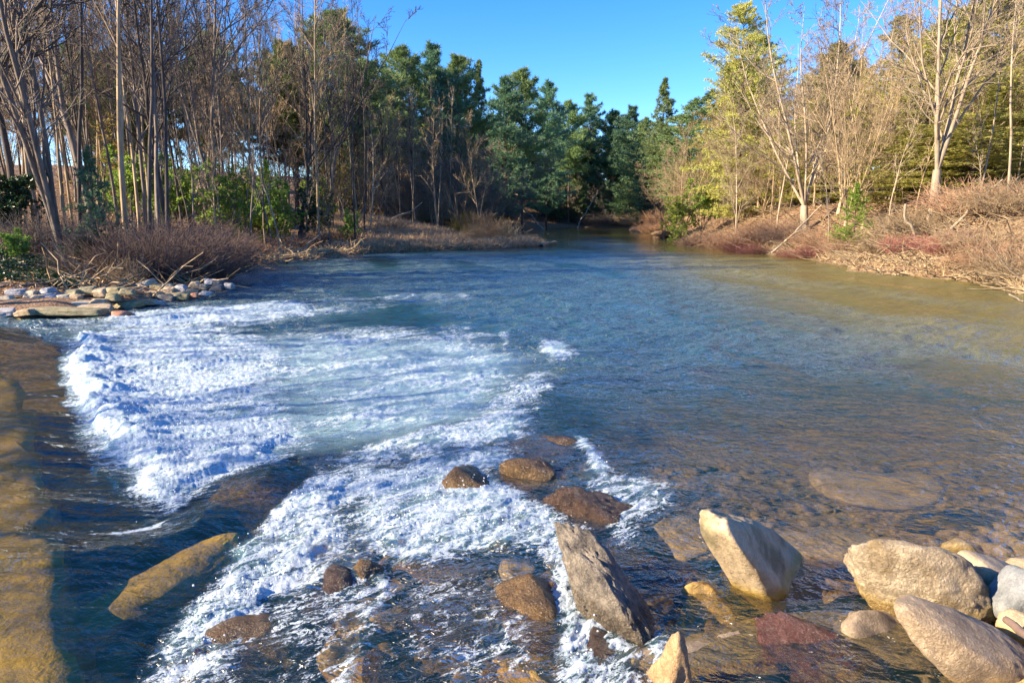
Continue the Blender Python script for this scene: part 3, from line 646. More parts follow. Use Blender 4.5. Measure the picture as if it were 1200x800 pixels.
# bank stones at left
BANK = [
 (21, 343, 24, 10, 'bank_blue', 'bluish grey slab casting a dark gap, back row near the left edge'),
 (37, 345, 14, 11, 'bank_pale', 'squat grey stone right of the bluish slab at the far left of the bank'),
 (44, 350, 18, 8, 'bank_tan', 'flat tan stone in front of the squat grey stone'),
 (55, 341, 17, 9, 'bank_blue', 'pale bluish stone at the back row below the sandy patch'),
 (60, 348, 20, 7, 'bank_blue', 'flat blue grey stone in the middle of the left pile'),
 (53, 353, 13, 6, 'bank_pale', 'small pale stone in front of the flat blue grey one'),
 (77, 349, 23, 9, 'bank_pale', 'rounded pale grey stone lying on the long slab'),
 (89, 349, 14, 9, 'bank_tan', 'dark tan stone right of the rounded pale grey one'),
 (85, 343, 20, 8, 'bank_olive', 'low olive stone at the back of the pile behind the rounded pale one'),
 (103, 341, 20, 11, 'bank_olive', 'olive green rounded stone in the back row'),
 (118, 344, 18, 12, 'bank_tan', 'mauve brown stone right of the olive green rounded stone'),
 (134, 341, 26, 11, 'bank_olive', 'broad light olive slab at the top of the pile'),
 (132, 349, 19, 12, 'bank_olive', 'dark angular olive stone below the broad olive slab'),
 (117, 354, 21, 9, 'bank_tan', 'tan block in front of the mauve brown stone'),
 (6, 352, 20, 10, 'bank_pale', 'light stone at the left edge above the orange one'),
 (4, 359, 20, 11, 'bank_red', 'orange red angular stone at the left edge of the pile'),
 (6, 367, 26, 12, 'bank_blue', 'grey block at the waterline under the orange stone'),
 (30, 367, 30, 10, 'bank_tan', 'grey tan block at the waterline, second from the left edge'),
 (34, 356, 34, 11, 'bank_olive', 'wide olive stone behind the waterline blocks at left'),
 (80, 356, 78, 7, 'bank_pale', 'longest thin grey slab running along the left stone bank'),
 (78, 366, 96, 12, 'bank_olive', 'long dark edged slab at the waterline under the thin slab'),
 (112, 361, 44, 9, 'bank_tan', 'rough brown slab end beside the longest thin slab'),
 (169, 334, 30, 9, 'bank_pale', 'tilted pale plank shaped stone sticking up from the pile'),
 (168, 342, 19, 9, 'bank_blue', 'whitish stone under the tilted plank shaped stone'),
 (182, 345, 16, 9, 'bank_tan', 'tan round stone right of the whitish stone'),
 (184, 337, 16, 9, 'bank_olive', 'olive stone behind the tan round stone'),
 (195, 336, 14, 9, 'bank_pale', 'small pale stone at the back right of the plank shaped stone'),
 (198, 342, 20, 12, 'bank_tan', 'plump beige stone at the middle of the right pile'),
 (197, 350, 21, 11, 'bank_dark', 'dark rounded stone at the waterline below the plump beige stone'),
 (214, 348, 25, 12, 'bank_olive', 'mossy olive green boulder at the waterline of the right pile'),
 (212, 339, 15, 10, 'bank_blue', 'grey green stone above the mossy olive boulder'),
 (225, 342, 17, 7, 'bank_tan', 'flat tan stone right of the grey green stone'),
 (229, 346, 10, 7, 'bank_red', 'small reddish stone by the waterline beside the flat tan stone'),
 (229, 335, 16, 10, 'bank_tan', 'brown stone in the back row near the bank point'),
 (238, 337, 12, 9, 'bank_tan', 'small brown stone touching the pale blue white one'),
 (246, 331, 14, 8, 'bank_blue', 'pale blue white stone on top near the bank point'),
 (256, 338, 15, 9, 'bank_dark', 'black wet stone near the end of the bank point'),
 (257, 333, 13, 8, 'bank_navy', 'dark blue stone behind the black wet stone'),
 (269, 336, 13, 8, 'bank_blue', 'last pale stone at the tip of the bank point standing in water'),
 (242, 344, 15, 6, 'bank_blue', 'low bluish stone in the water below the bank point'),
 (188, 355, 13, 6, 'bank_blue', 'small bluish stone in the water in front of the dark rounded stone'),
 (174, 355, 26, 9, 'bank_tan', 'rough brown waterline slab below the navy slab'),
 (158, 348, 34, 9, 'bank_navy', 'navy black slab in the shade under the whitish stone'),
 (150, 357, 32, 10, 'bank_olive', 'dark olive waterline slab left of the rough brown one'),
 (148, 342, 20, 9, 'bank_olive', 'greenish tan stone left of the tilted plank shaped stone'),
]
rb = random.Random(11)
for i, (px, py, w, h, mt, lab) in enumerate(BANK):
    z = 0.12 + max(0, (360-py))*0.018 if px < 150 else 0.10+max(0, (350-py))*0.018
    c = at(px, py-h*0.1, z); zd = c.y*CP+(CAMZ-z)*SP
    wm, hm = w*zd/FPX*1.0, h*zd/FPX*1.0
    rot = (R(rb.uniform(-6, 6)), R(rb.uniform(-6, 6)), R(rb.uniform(-14, 14)))
    if px == 169: rot = (0, R(-16), 0)
    fa = rb.choice([7, 8, 10])
    pl = [(1, rb.uniform(-.3, .3), rb.uniform(-.2, .3), rb.uniform(.7, .95)), (-1, rb.uniform(-.3, .3), rb.uniform(-.2, .3), rb.uniform(.7, .95)), (rb.uniform(-.2, .2), -1, rb.uniform(-.1, .4), rb.uniform(.7, .9)), (rb.uniform(-.2, .2), 1, rb.uniform(-.1, .4), .8),
          (rb.uniform(-.2, .2), rb.uniform(-.25, .1), 1, rb.uniform(.6, .85)), (0, 0, -1, .8), (rb.uniform(-1, 1), rb.uniform(-1, 0), rb.uniform(.2, .9), rb.uniform(.75, .95)), (rb.uniform(-1, 1), rb.uniform(-1, 0), rb.uniform(.2, .9), rb.uniform(.75, .95))]
    make_stone('bank_stone', lab, c, (wm, min(wm*0.75, 0.5), hm), SM[mt], rot, 200+i, 4, 'stones piled along the left bank', 'stone', planes=pl, k=20 if i % 2 else 13, rough=0.08)

# ---------------------------------------------------------------- tree builders
def perp(d, rg):
    a = rg.normal(size=3); a -= a.dot(d)*d; return a/(np.linalg.norm(a)+1e-9)
class Plant:
    def __init__(s, seed): s.rg = np.random.default_rng(seed); s.thick = Tubes(); s.thin = Tubes(); s.tips = []
    def limb(s, p, d, L, r0, r1, n, k, wob, up, where, grav=0.0):
        rg = s.rg; P = [np.array(p, float)]; D = []; d = np.array(d, float); d /= np.linalg.norm(d); st = L/(n-1)
        for i in range(n-1):
            D.append(d.copy()); P.append(P[-1]+d*st)
            d = d+rg.normal(size=3)*wob+np.array([0, 0, up]); d /= np.linalg.norm(d)
        D.append(d.copy()); P = np.array(P); (where or s.thin).add(P, np.linspace(r0, r1, n), k)
        return P, np.array(D)
def bare_tree(seed, H=14, r=0.16, leaders=1, fork=0.35, n1=14, n2_=6, n3=5, n4=3, spread=0.9, lean=(0, 0), wob=0.05, low=0.3, up=0.06, lenf=0.42, twig=0.011, l2=0.45):
    t = Plant(seed); rg = t.rg
    P, D = t.limb((0, 0, -0.3), (lean[0], lean[1], 1), H*(fork if leaders > 1 else 1)+0.3, r, r*(0.75 if leaders > 1 else 0.12), 12, 9, wob, 0.03, t.thick)
    t.thick.add(np.array([[0, 0, -0.4], [0, 0, 0.0], [P[1][0]*0.5, P[1][1]*0.5, 0.5]]), [r*1.9, r*1.35, r*0.9], 9)
    stems = [(P, D, np.linspace(r, r*0.12, 12), H)]
    if leaders > 1:
        stems = []
        a0 = rg.uniform(0, 6.3)
        for q in range(leaders):
            a = a0+q*6.283/leaders+rg.uniform(-.4, .4); s = rg.uniform(0.22, 0.5)*spread
            d = D[-1]+np.array([math.cos(a)*s, math.sin(a)*s, 0]); L = H*(1-fork)*rg.uniform(0.8, 1.1)
            ri = r*0.75*max(1.15/math.sqrt(leaders), 0.46)
            P2, D2 = t.limb(P[-1]-D[-1]*r*0.3, d, L, ri, ri*0.12, 11, 7, wob*1.1, 0.05, t.thick)
            stems.append((P2, D2, np.linspace(ri, ri*0.12, 11), L))
    for (P, D, rr, L0) in stems:
        nn = len(P); m1 = max(4, n1//len(stems))
        for q in range(m1):
            f = (low if leaders == 1 else 0.08)+(1-(low if leaders == 1 else 0.08))*(q+rg.uniform(0, 1))/m1; f = min(f, 0.985)
            i = f*(nn-1); a = int(i); fr = i-a; p = P[a]*(1-fr)+P[min(a+1, nn-1)]*fr; ra = rr[a]
            d = D[a]; pe = perp(d, rg); ang = rg.uniform(0.55, 1.1)*spread
            dd = d*math.cos(ang)+pe*math.sin(ang)
            L = L0*lenf*(1.1-0.75*f)*rg.uniform(0.7, 1.2); r1_ = min(ra*0.6, 0.008+L*0.013)
            Q, E = t.limb(p, dd, L, r1_, r1_*0.25, 8, 5, 0.10, up, t.thick if r1_ > 0.035 else t.thin)
            for q2 in range(n2_):
                f2 = 0.15+0.83*(q2+rg.uniform(0, 1))/n2_; a2 = int(f2*7)
                d2 = E[a2]; pe = perp(d2, rg); ang = rg.uniform(0.4, 0.9)
                L2 = L*l2*(1.15-0.7*f2)*rg.uniform(0.6, 1.2); r2_ = min(r1_*0.5, 0.006+L2*0.011)
                S, G = t.limb(Q[a2], d2*math.cos(ang)+pe*math.sin(ang), L2, max(r2_, twig), max(r2_*0.3, twig*0.6), 6, 4, 0.12, up, None)
                for q3 in range(n3):
                    f3 = 0.15+0.83*(q3+rg.uniform(0, 1))/n3; a3 = int(f3*5)
                    d3 = G[a3]; pe = perp(d3, rg); ang = rg.uniform(0.35, 0.85)
                    L3 = max(0.25, L2*0.5*(1.15-0.6*f3))*rg.uniform(0.6, 1.2)
                    S3, G3 = t.limb(S[a3], d3*math.cos(ang)+pe*math.sin(ang), L3, twig, twig*0.5, 4, 3, 0.12, up, None)
                    t.tips.append((S3[-1], G3[-1]))
                    for q4 in range(n4):
                        a4 = rg.integers(1, 4); d4 = G3[min(a4, 3)]; pe = perp(d4, rg); ang = rg.uniform(0.3, 0.8)
                        t.limb(S3[a4], d4*math.cos(ang)+pe*math.sin(ang), L3*rg.uniform(0.35, 0.7), twig*0.7, twig*0.4, 3, 3, 0.12, up, None)
    return t
def tuft_mesh(pos, dirs, rg, per=12, L=0.30, w=0.045, spread=0.9, droop=0.0):
    """triangular leaf or needle bundles set round each tip"""
    pos = np.repeat(np.array(pos), per, 0); d = np.repeat(np.array(dirs), per, 0)
    n = len(pos); d = d+rg.normal(size=(n, 3))*spread; d[:, 2] -= droop; d /= np.linalg.norm(d, axis=1)[:, None]
    s = np.cross(d, rg.normal(size=(n, 3))); s /= np.linalg.norm(s, axis=1)[:, None]+1e-9
    l = L*rg.uniform(0.6, 1.2, (n, 1)); ww = w*rg.uniform(0.7, 1.3, (n, 1))
    a = pos-s*ww*0.5; b = pos+s*ww*0.5+d*l*0.35; c = pos+d*l
    return np.stack([a, b, c], 1).reshape(-1, 3), np.arange(n*3).reshape(-1, 3)
def conifer(seed, H=18, r=0.2, bare=0.3, width=3.2, nb=70, tufts=14, per=12, rise=0.15, L=0.34, w=0.06, prof='pine', flat=0.25, gaps=0.3, droop=0.0):
    t = Plant(seed); rg = t.rg
    P, D = t.limb((0, 0, -0.3), (rg.uniform(-.02, .02), rg.uniform(-.02, .02), 1), H+0.3, r, 0.02, 14, 7, 0.012, 0.02, t.thick)
    pos = []; dr = []
    for q in range(nb):
        f = bare+(1-bare)*((q+rg.uniform(0, 1))/nb); f = min(f, 0.99)
        i = f*13; a = int(i); fr = i-a; p = P[a]*(1-fr)+P[a+1]*fr
        g = (f-bare)/(1-bare)
        if prof == 'pine': Lb = width*(0.55+0.5*math.sin(min(1, g*1.6)*math.pi*0.6))*(1-g**2.2*0.86)
        else: Lb = width*(1-g)**0.8*(0.75+0.25*min(1, g*8))
        Lb *= rg.uniform(0.55, 1.2)
        if rg.uniform() < gaps*0.5: Lb *= 0.45
        az = rg.uniform(0, 6.283); el = rise+rg.uniform(-.12, .15)+g*0.45
        d = np.array([math.cos(az)*math.cos(el), math.sin(az)*math.cos(el), math.sin(el)])
        rr = 0.012+Lb*0.009
        Q, E = t.limb(p, d, Lb, rr, 0.008, 7, 4, 0.06, 0.02-droop*0.06, t.thin)
        side = np.cross(d, (0, 0, 1)); side /= np.linalg.norm(side)+1e-9
        nt_ = max(4, int(tufts*(0.4+0.6*Lb/width)))
        for k in range(nt_):
            u = 0.25+0.78*(k+rg.uniform())/nt_; i2 = min(int(u*6), 5)
            lat = rg.normal()*0.30*Lb*(1.2-u)
            pt = Q[i2]+(Q[min(i2+1, 6)]-Q[i2])*(u*6-i2)+side*lat+np.array([0, 0, rg.normal()*flat*0.45+abs(lat)*0.15-droop*abs(lat)*0.5])
            pos.append(pt); dd = E[i2]*0.6+side*np.sign(lat)*0.4+np.array([0, 0, 0.35-droop]); dr.append(dd)
    for k in range(6): pos.append(P[-1]-np.array([0, 0, k*0.16])); dr.append(np.array([0, 0, 1.0]))
    # dead lower branch stubs
    for q in range(int(14*bare/0.3)):
        f = rg.uniform(0.08, max(bare, 0.1)); a = int(f*13); az = rg.uniform(0, 6.283)
        t.limb(P[a], (math.cos(az), math.sin(az), 0.1), width*rg.uniform(0.2, 0.6), 0.018, 0.006, 5, 3, 0.12, 0, t.thin)
    V, F = tuft_mesh(pos, dr, rg, per, L, w, 0.75, droop)
    return t, V, F
PROTO = {}
def store(key, t, barkm, twigm, leaf=None, leafm=None, leafname='foliage'):
    parts = []
    if t.thick.g: parts.append(('trunk', t.thick.build(key+'_trunk', barkm)))
    if t.thin.g: parts.append(('crown' if leaf is None else 'branches', t.thin.build(key+'_branches', twigm)))
    if leaf is not None: parts.append((leafname, mesh_np(key+'_leaves', leaf[0], leaf[1], False, [leafm])))
    PROTO[key] = parts
def plant(key, name, label, cat, x, y, s=1.0, rz=0, group=None, mats=None, sz=None, tilt=None, z=None):
    """a copy of the plant with its parts; parts share mesh data"""
    zz = hz(x, y) if z is None else z
    e = empty(name, (x, y, zz-0.05), rz, (s, s, s if sz is None else sz)); tag(e, label, cat, group)
    if tilt: e.rotation_euler = (tilt[0], tilt[1], rz)
    for pn, me in PROTO[key]:
        o = ob(pn, me, e)
        if pn != 'trunk': o['kind'] = 'stuff'
        if mats and pn in mats and mats[pn] is not me.materials[0]:
            o.material_slots[0].link = 'OBJECT'; o.material_slots[0].material = mats[pn]
    return e
HT = {}   # natural heights
def mk_bare(key, H, bm_, tm_, **kw): store(key, bare_tree(H=H, **kw), bm_, tm_); HT[key] = H
mk_bare('bareA', 15, M['bark_dark'], M['bark_dark'], seed=1, r=0.125, n4=2, leaders=1, n1=17, lean=(0.02, 0), low=0.28)
mk_bare('bareB', 15, M['bark_grey'], M['bark_dark'], seed=2, r=0.145, n4=2, leaders=2, fork=0.34, n1=16, spread=0.75)
mk_bare('bareC', 14, M['bark_grey'], M['bark_grey'], seed=3, r=0.095, n4=2, leaders=1, n1=15, low=0.4, spread=0.75, wob=0.035)
mk_bare('bareD', 15, M['bark_dark'], M['bark_dark'], seed=4, r=0.15, leaders=3, fork=0.22, n1=18, spread=0.7, lean=(0.1, 0))
mk_bare('bareE', 13, M['bark_tan'], M['bark_tan'], seed=5, r=0.13, leaders=4, fork=0.08, n1=28, n2_=7, n3=5, spread=0.75, up=0.08, wob=0.06)
mk_bare('fork4', 16, M['bark_pale'], M['bark_pale'], seed=9, r=0.2, leaders=4, fork=0.13, n1=44, n2_=7, n3=5, spread=0.62, up=0.01, wob=0.03, lenf=0.5)
mk_bare('vase', 15, M['bark_pale'], M['bark_pale'], seed=12, r=0.20, leaders=7, fork=0.11, n1=63, n2_=6, n3=5, spread=0.85, up=0.09, wob=0.035, lenf=0.4)
mk_bare('cluster', 17, M['bark_grey'], M['bark_grey'], seed=14, r=0.22, leaders=4, fork=0.04, n1=30, spread=0.2, up=0.10, wob=0.03, n4=2, lenf=0.32)
mk_bare('pole', 17, M['bark_grey'], M['bark_grey'], seed=15, r=0.085, leaders=1, n1=11, n2_=5, n3=4, n4=1, low=0.5, spread=0.6, wob=0.03, lenf=0.26)
mk_bare('thin', 8, M['bark_grey'], M['bark_grey'], seed=6, r=0.045, leaders=1, n1=12, n2_=4, n3=3, n4=1, low=0.3, spread=0.7, wob=0.06, lenf=0.3)
mk_bare('brushy', 10, M['bark_tan'], M['bark_tan'], seed=7, r=0.11, leaders=5, fork=0.06, n1=30, n2_=7, n3=6, n4=3, spread=1.0, up=0.05, wob=0.09, lenf=0.5)
def mk_con(key, mat, bm_=None, **kw):
    t, V, F = conifer(**kw); store(key, t, bm_ or M['bark_pine'], bm_ or M['bark_pine'], (V, F), mat); HT[key] = kw.get('H', 18)
mk_con('pineA', M['needle'], seed=21, H=20, bare=0.30, width=6.0, nb=120, tufts=38, per=13, L=0.60, w=0.07, flat=0.12)
mk_con('pineB', M['needle_blue'], seed=22, H=20, bare=0.14, width=5.8, nb=140, tufts=36, per=13, L=0.56, w=0.07, flat=0.12)
mk_con('pineC', M['needle'], seed=23, H=18, bare=0.42, width=5.0, nb=90, tufts=34, per=13, L=0.56, w=0.07, flat=0.12)
mk_con('spruce', M['needle'], seed=24, H=16, bare=0.08, width=3.6, nb=150, tufts=20, per=13, L=0.36, w=0.07, prof='cone', rise=-0.05, r=0.16)
mk_con('hemlock', M['needle_yel'], seed=25, H=20, bare=0.06, width=6.6, nb=170, tufts=40, per=10, rise=0.0, droop=0.35, L=0.34, w=0.08, r=0.28, gaps=0.5, flat=0.18)
mk_con('sapling', M['needle'], seed=26, H=4.2, bare=0.08, width=1.5, nb=60, tufts=18, per=14, prof='cone', rise=0.1, r=0.04, L=0.16, w=0.03)
def leafy(key, seed, H, mat, stems=6, L=0.16, w=0.09, per=9, spread=0.9, n1=18):
    t = bare_tree(seed=seed, H=H, r=0.05, leaders=stems, fork=0.06, n1=n1, n2_=5, n3=4, n4=0, spread=spread, lenf=0.5, low=0.1)
    pos = [p for p, _ in t.tips]; dr = [d for _, d in t.tips]
    V, F = tuft_mesh(pos, dr, t.rg, per, L, w, 0.9)
    store(key, t, M['bark_grey'], M['bark_grey'], (V, F), mat); HT[key] = H
leafy('leafy', 31, 3.2, M['leaf_green']); leafy('leafyB', 32, 2.6, M['leaf_dark'], stems=8)
leafy('beech', 33, 4.5, M['leaf_yellow'], stems=1, per=4, L=0.12, w=0.07)
def thicket(key, seed, mat, n=420, R0=1.5, H=1.8, r=0.008, arch=0.25, side=3):
    rg = np.random.default_rng(seed); t = Plant(seed)
    for q in range(n):
        a = rg.uniform(0, 6.283); rr = R0*math.sqrt(rg.uniform())*0.8; p = (rr*math.cos(a), rr*math.sin(a), -0.1)
        d = (math.cos(a)*rr/R0*0.8+rg.normal()*0.35, math.sin(a)*rr/R0*0.8+rg.normal()*0.35, 1.0)
        L = H*rg.uniform(0.5, 1.25)
        P, D = t.limb(p, d, L, r*rg.uniform(0.7, 1.5), r*0.4, 7, 3, 0.16, -arch*0.35, t.thin)
        for k in range(side):
            i = rg.integers(2, 6); pe = perp(D[i], rg); t.limb(P[i], D[i]*0.7+pe*0.7, L*rg.uniform(0.15, 0.4), r*0.6, r*0.3, 4, 3, 0.15, 0, t.thin)
    v, f = t.thin.arrays(); PROTO[key] = [('stems', mesh_np(key, v, f, True, [mat]))]
thicket('thick', 41, M['stem_purple'], n=600, R0=1.5, H=1.9, r=0.010)
thicket('brush', 42, M['stem_tan'], n=450, R0=1.4, H=1.3, r=0.010, arch=0.5)
thicket('redbrush', 43, M['stem_red'], n=330, R0=1.0, H=1.2, r=0.011, arch=0.2)
thicket('weeds', 44, M['straw'], n=260, R0=0.6, H=1.0, r=0.008, arch=0.1, side=2)

# ---------------------------------------------------------------- trees placed by hand
def T(key, name, label, px, d, topy=None, H=None, rz=0.0, cat='tree', tilt=None, mats=None, group=None, wide=None):
    x = xz(px, d); z = hz(x, d)
    if topy is not None: H = zat(topy, d)-z
    s = H/HT[key]
    return plant(key, name, label, cat, x, d, s if wide is None else wide, rz, group, mats, s, tilt)
gm = {'trunk': M['bark_grey'], 'crown': M['bark_grey']}
T('cluster', 'bare_tree', 'thick grey multi stemmed tree with flared base at far left behind the ivy', 74, 25, H=17, rz=2.2, mats=gm, wide=1.15)
T('bareA', 'bare_tree', 'straight dark trunk standing at the left edge behind the flared grey tree', 22, 31, H=19, rz=1.0)
T('bareB', 'bare_tree', 'dark forked tree right of the flared grey tree at left', 112, 33, H=18, rz=0.4)
T('bareA', 'bare_tree', 'dark tree leaning right behind the brown thicket on the left bank', 205, 33, H=15, rz=3.6, tilt=(0, R(6)), wide=1.1)
T('bareC', 'bare_tree', 'straight grey trunk right of the tree that leans over the thicket', 252, 37, H=19, rz=0.7, wide=1.3)
T('bareB', 'bare_tree', 'slim forked dark tree behind the small green pine at left', 178, 42, H=19, rz=5.0)
T('bareC', 'bare_tree', 'very straight narrow trunk left of the tree that leans over the thicket', 188, 31, H=16, rz=2.7)
T('bareD', 'bare_tree', 'wide branching dark tree whose crown meets open sky left of centre', 352, 47, topy=-25, rz=0.9, wide=1.15)
T('bareB', 'bare_tree', 'tall dark tree just right of the green shrubs on the left bank', 385, 52, topy=-10, rz=4.1)
T('thin', 'young_tree', 'thin grey sapling at the water edge right of the thicket', 292, 31.5, H=9, rz=0.3)
T('thin', 'young_tree', 'thin pale sapling in front of the green shrubs', 328, 36, H=9, rz=2.0, mats={'trunk': M['bark_pale'], 'crown': M['bark_pale']})
T('thin', 'young_tree', 'pale leaning young tree at the edge of the grassy point', 433, 52, H=11, rz=1.0, tilt=(0, R(14)), mats={'trunk': M['bark_pale'], 'crown': M['bark_tan']})
T('thin', 'young_tree', 'slanting pale young tree right of centre wood edge behind the grassy point', 515, 62, H=11, rz=4.0, tilt=(0, R(12)), mats={'trunk': M['bark_pale'], 'crown': M['bark_tan']})
T('brushy', 'bare_tree', 'dense twiggy tan tree rising behind the left end of the grassy point', 470, 68, topy=105, rz=0.0, mats={'trunk': M['bark_pale'], 'crown': M['bark_pale']})
T('brushy', 'bare_tree', 'low wide twiggy tree left of the dark pine shade', 530, 72, topy=150, rz=2.0, mats={'trunk': M['bark_pale'], 'crown': M['bark_tan']})
T('brushy', 'bare_tree', 'twiggy tan tree between the forked dark trees and the twiggy thicket trees', 425, 62, topy=110, rz=4.0, mats={'trunk': M['bark_pale'], 'crown': M['bark_tan']})
mossy = {'trunk': M['bark_moss'], 'crown': M['bark_dark']}
T('bareB', 'leaning_tree', 'mossy dark tree leaning in from the left edge of the photo', -120, 24, H=15, rz=0, tilt=(0, R(43)), mats=mossy, wide=1.1)
# right bank
pale = {'trunk': M['bark_pale'], 'crown': M['bark_pale']}; tan = {'trunk': M['bark_tan'], 'crown': M['bark_tan']}
T('vase', 'bare_tree', 'vase shaped pale tree with many upright stems on the right bank', 942, 45, topy=-40, rz=0.5, mats=pale, wide=1.5)
T('fork4', 'bare_tree', 'large pale double trunk tree sunlit on the right bank', 1090, 33, H=19, rz=1.7, wide=1.2)
T('bareD', 'leaning_tree', 'tan tree leaning left at the right edge of the photo', 1215, 30, H=14, rz=3.4, tilt=(0, R(-24)), mats=tan)
T('bareB', 'bare_tree', 'bare tree outside the right edge whose long branches reach into view', 1270, 25, H=13, rz=2.0, tilt=(0, R(-12)), mats=pale, wide=1.3)
T('thin', 'young_tree', 'slender pale tree standing above the brown brush near the river bend', 862, 56, H=12, rz=0.3, mats=pale)
T('bareE', 'bare_tree', 'tan many stemmed tree nearest the river bend on the right', 800, 66, topy=120, rz=2.4, mats=tan)
T('bareE', 'bare_tree', 'tan tree between the bronze conifer and the vase shaped tree', 872, 62, topy=95, rz=4.4, mats=tan)
T('brushy', 'bare_tree', 'low spreading tree with branches hanging over the river bend', 778, 74, topy=165, rz=1.0, mats=tan)
T('bareC', 'bare_tree', 'narrow pale trunk left of the vase shaped tree', 910, 50, H=11, rz=1.0, mats=pale)
T('bareE', 'bare_tree', 'small tan tree between the vase shaped and the double trunk trees', 1010, 40, H=11, rz=5.0, mats=tan)
T('thin', 'young_tree', 'bent pale young tree right of the small green conifer', 1040, 36, H=7, rz=5.0, mats=pale, tilt=(0, R(-10)))
T('thin', 'young_tree', 'crooked dead sapling at the foot of the vase shaped tree', 970, 38, H=6.5, rz=2.0, mats=pale, tilt=(0, R(-8)))
# conifers
T('spruce', 'conifer', 'open topped pine alone against the sky at the river bend', 772, 122, topy=92, rz=1.0, mats={'foliage': M['needle']})
T('spruce', 'conifer', 'bronze pointed conifer above the tan trees on the right', 843, 84, topy=73, rz=2.0, mats={'foliage': M['needle_brown']})
T('hemlock', 'hemlock', 'huge sunlit hemlock with drooping sprays behind the double trunk tree', 1150, 43, topy=-60, rz=0.0)
T('hemlock', 'hemlock', 'sunlit hemlock between the vase shaped and double trunk trees', 1035, 52, topy=20, rz=2.0)
T('hemlock', 'hemlock', 'yellow green hemlock behind the vase shaped tree', 935, 66, topy=90, rz=4.0)
T('hemlock', 'hemlock', 'yellow green hemlock filling the right edge of the wood', 1240, 38, topy=-80, rz=1.1)
T('hemlock', 'hemlock', 'lower hemlock behind the small green conifer of the right bank', 1000, 47, topy=120, rz=3.1)
for px, d, ty, lab in [(1075, 44, 30, 'hemlock just behind the left stem of the double trunk tree'), (1185, 40, 60, 'sunlit hemlock behind the tan leaning tree'), (1110, 52, 10, 'tall hemlock deep behind the double trunk tree'), (965, 55, 110, 'rounded yellow green hemlock below the vase shaped tree crown'), (890, 72, 118, 'yellow green hemlock behind the bronze conifer foot'), (1060, 40, 150, 'low hemlock with boughs to the ground left of the double trunk tree'), (1130, 37, 130, 'low hemlock with boughs to the ground right of the double trunk tree'), (930, 58, 140, 'low shaded hemlock left of the vase shaped tree foot')]:
    T('hemlock', 'hemlock', lab, px, d, topy=ty, rz=px*0.7, wide=0.85)
for px, d, ty, lab in [(806, 92, 118, 'hemlock closing the gap right of the open topped pine'), (790, 104, 135, 'hemlock right behind the open topped pine at the bend'), (824, 100, 108, 'hemlock between the open topped pine and the bronze conifer'), (752, 132, 140, 'dark hemlock low at the far bend left of the open topped pine'), (860, 78, 100, 'yellow green hemlock right of the bronze conifer')]:
    T('hemlock', 'hemlock', lab, px, d, topy=ty, rz=px*0.7, wide=0.95, mats={'foliage': M['needle']} if d > 90 else None)
PINES = [(405, 20, 62, 'pineC', 'dark pine top mixed with bare branches left of the open sky'),
 (440, 74, 84, 'pineA', 'pine with flat layered top, first beside the open sky'),
 (478, 62, 92, 'pineA', 'tall yellow tipped pine second from the left of the central row'),
 (508, 57, 96, 'pineB', 'highest pine of the central row with ragged top'),
 (536, 70, 100, 'pineA', 'pine sloping down right of the highest central pine'),
 (562, 72, 104, 'spruce', 'narrow spire shaped spruce in the central row'),
 (592, 96, 112, 'pineB', 'blue green pine right of the spire shaped spruce'),
 (612, 87, 116, 'pineA', 'yellow topped pine near the middle of the picture'),
 (640, 100, 126, 'pineB', 'dense dark pine reaching low right of the yellow topped pine'),
 (666, 122, 140, 'pineC', 'small pine top in the dip of the tree line'),
 (690, 114, 146, 'pineB', 'pointed pine right of the dip in the tree line'),
 (716, 133, 148, 'pineC', 'low pine top left of the darkest pine by the bend'),
 (735, 128, 140, 'pineB', 'darkest pine at the far end of the river'),
 (350, 60, 66, 'pineA', 'pine standing behind the wide branching dark tree'),
 (160, 55, 60, 'pineA', 'sunlit pine crown showing between bare trunks at left'),
 (250, 75, 66, 'pineC', 'sunlit pine crown behind the straight grey trunk'),
]
for i, (px, ty, d, k, lab) in enumerate(PINES):
    T(k, 'pine_tree', lab, px, d, topy=ty, rz=i*1.3, group='pines of the far wood', wide=1.15)
# small greens
def S(key, name, label, px, d, s, rz=0, cat='shrub', mats=None, group=None, sz=None):
    x = xz(px, d); return plant(key, name, label, cat, x, d, s, rz, group, mats, sz if sz else s)
S('sapling', 'young_pine', 'small dark green pine in the shade left of the brown thicket', 115, 25, 1.0, 0.3, 'young pine', {'foliage': M['needle_blue']})
S('sapling', 'young_conifer', 'small yellow green conifer on the right bank', 1000, 36, 0.9, 1.0, 'young conifer', {'foliage': M['leaf_green']}, sz=0.8)
S('sapling', 'young_pine', 'bright green young pine rising from the shrubs left of centre', 318, 43, 1.15, 2.0, 'young pine', {'foliage': M['leaf_green']})
S('leafy', 'green_shrub', 'bright green evergreen shrub below the young pine left of centre', 335, 42, 1.1, 0)
S('leafy', 'green_shrub', 'yellow green shrub left of the bright young pine', 295, 43, 1.0, 2)
S('leafy', 'green_shrub', 'yellow green shrub between trunks behind the brown thicket', 228, 44, 1.1, 1)
S('leafy', 'green_shrub', 'sunlit yellow shrub behind the small dark pine', 150, 43, 1.2, 3)
S('leafy', 'green_shrub', 'dark green shrub right of the bright young pine', 362, 45, 1.0, 3, mats={'foliage': M['leaf_dark']})
S('leafyB', 'evergreen_shrub', 'dark evergreen shrub at the foot of the brown thicket', 100, 22.5, 0.5, 0)
S('leafyB', 'evergreen_shrub', 'low dark evergreen at the left edge under the trees', 8, 27, 1.1, 1)
S('leafyB', 'evergreen_shrub', 'small green shrub beside the ivy at left', 24, 23, 0.4, 4, mats={'foliage': M['leaf_green']})
S('leafy', 'green_shrub', 'lime green shrub at the river bend under the tan trees', 800, 64, 1.3, 0)
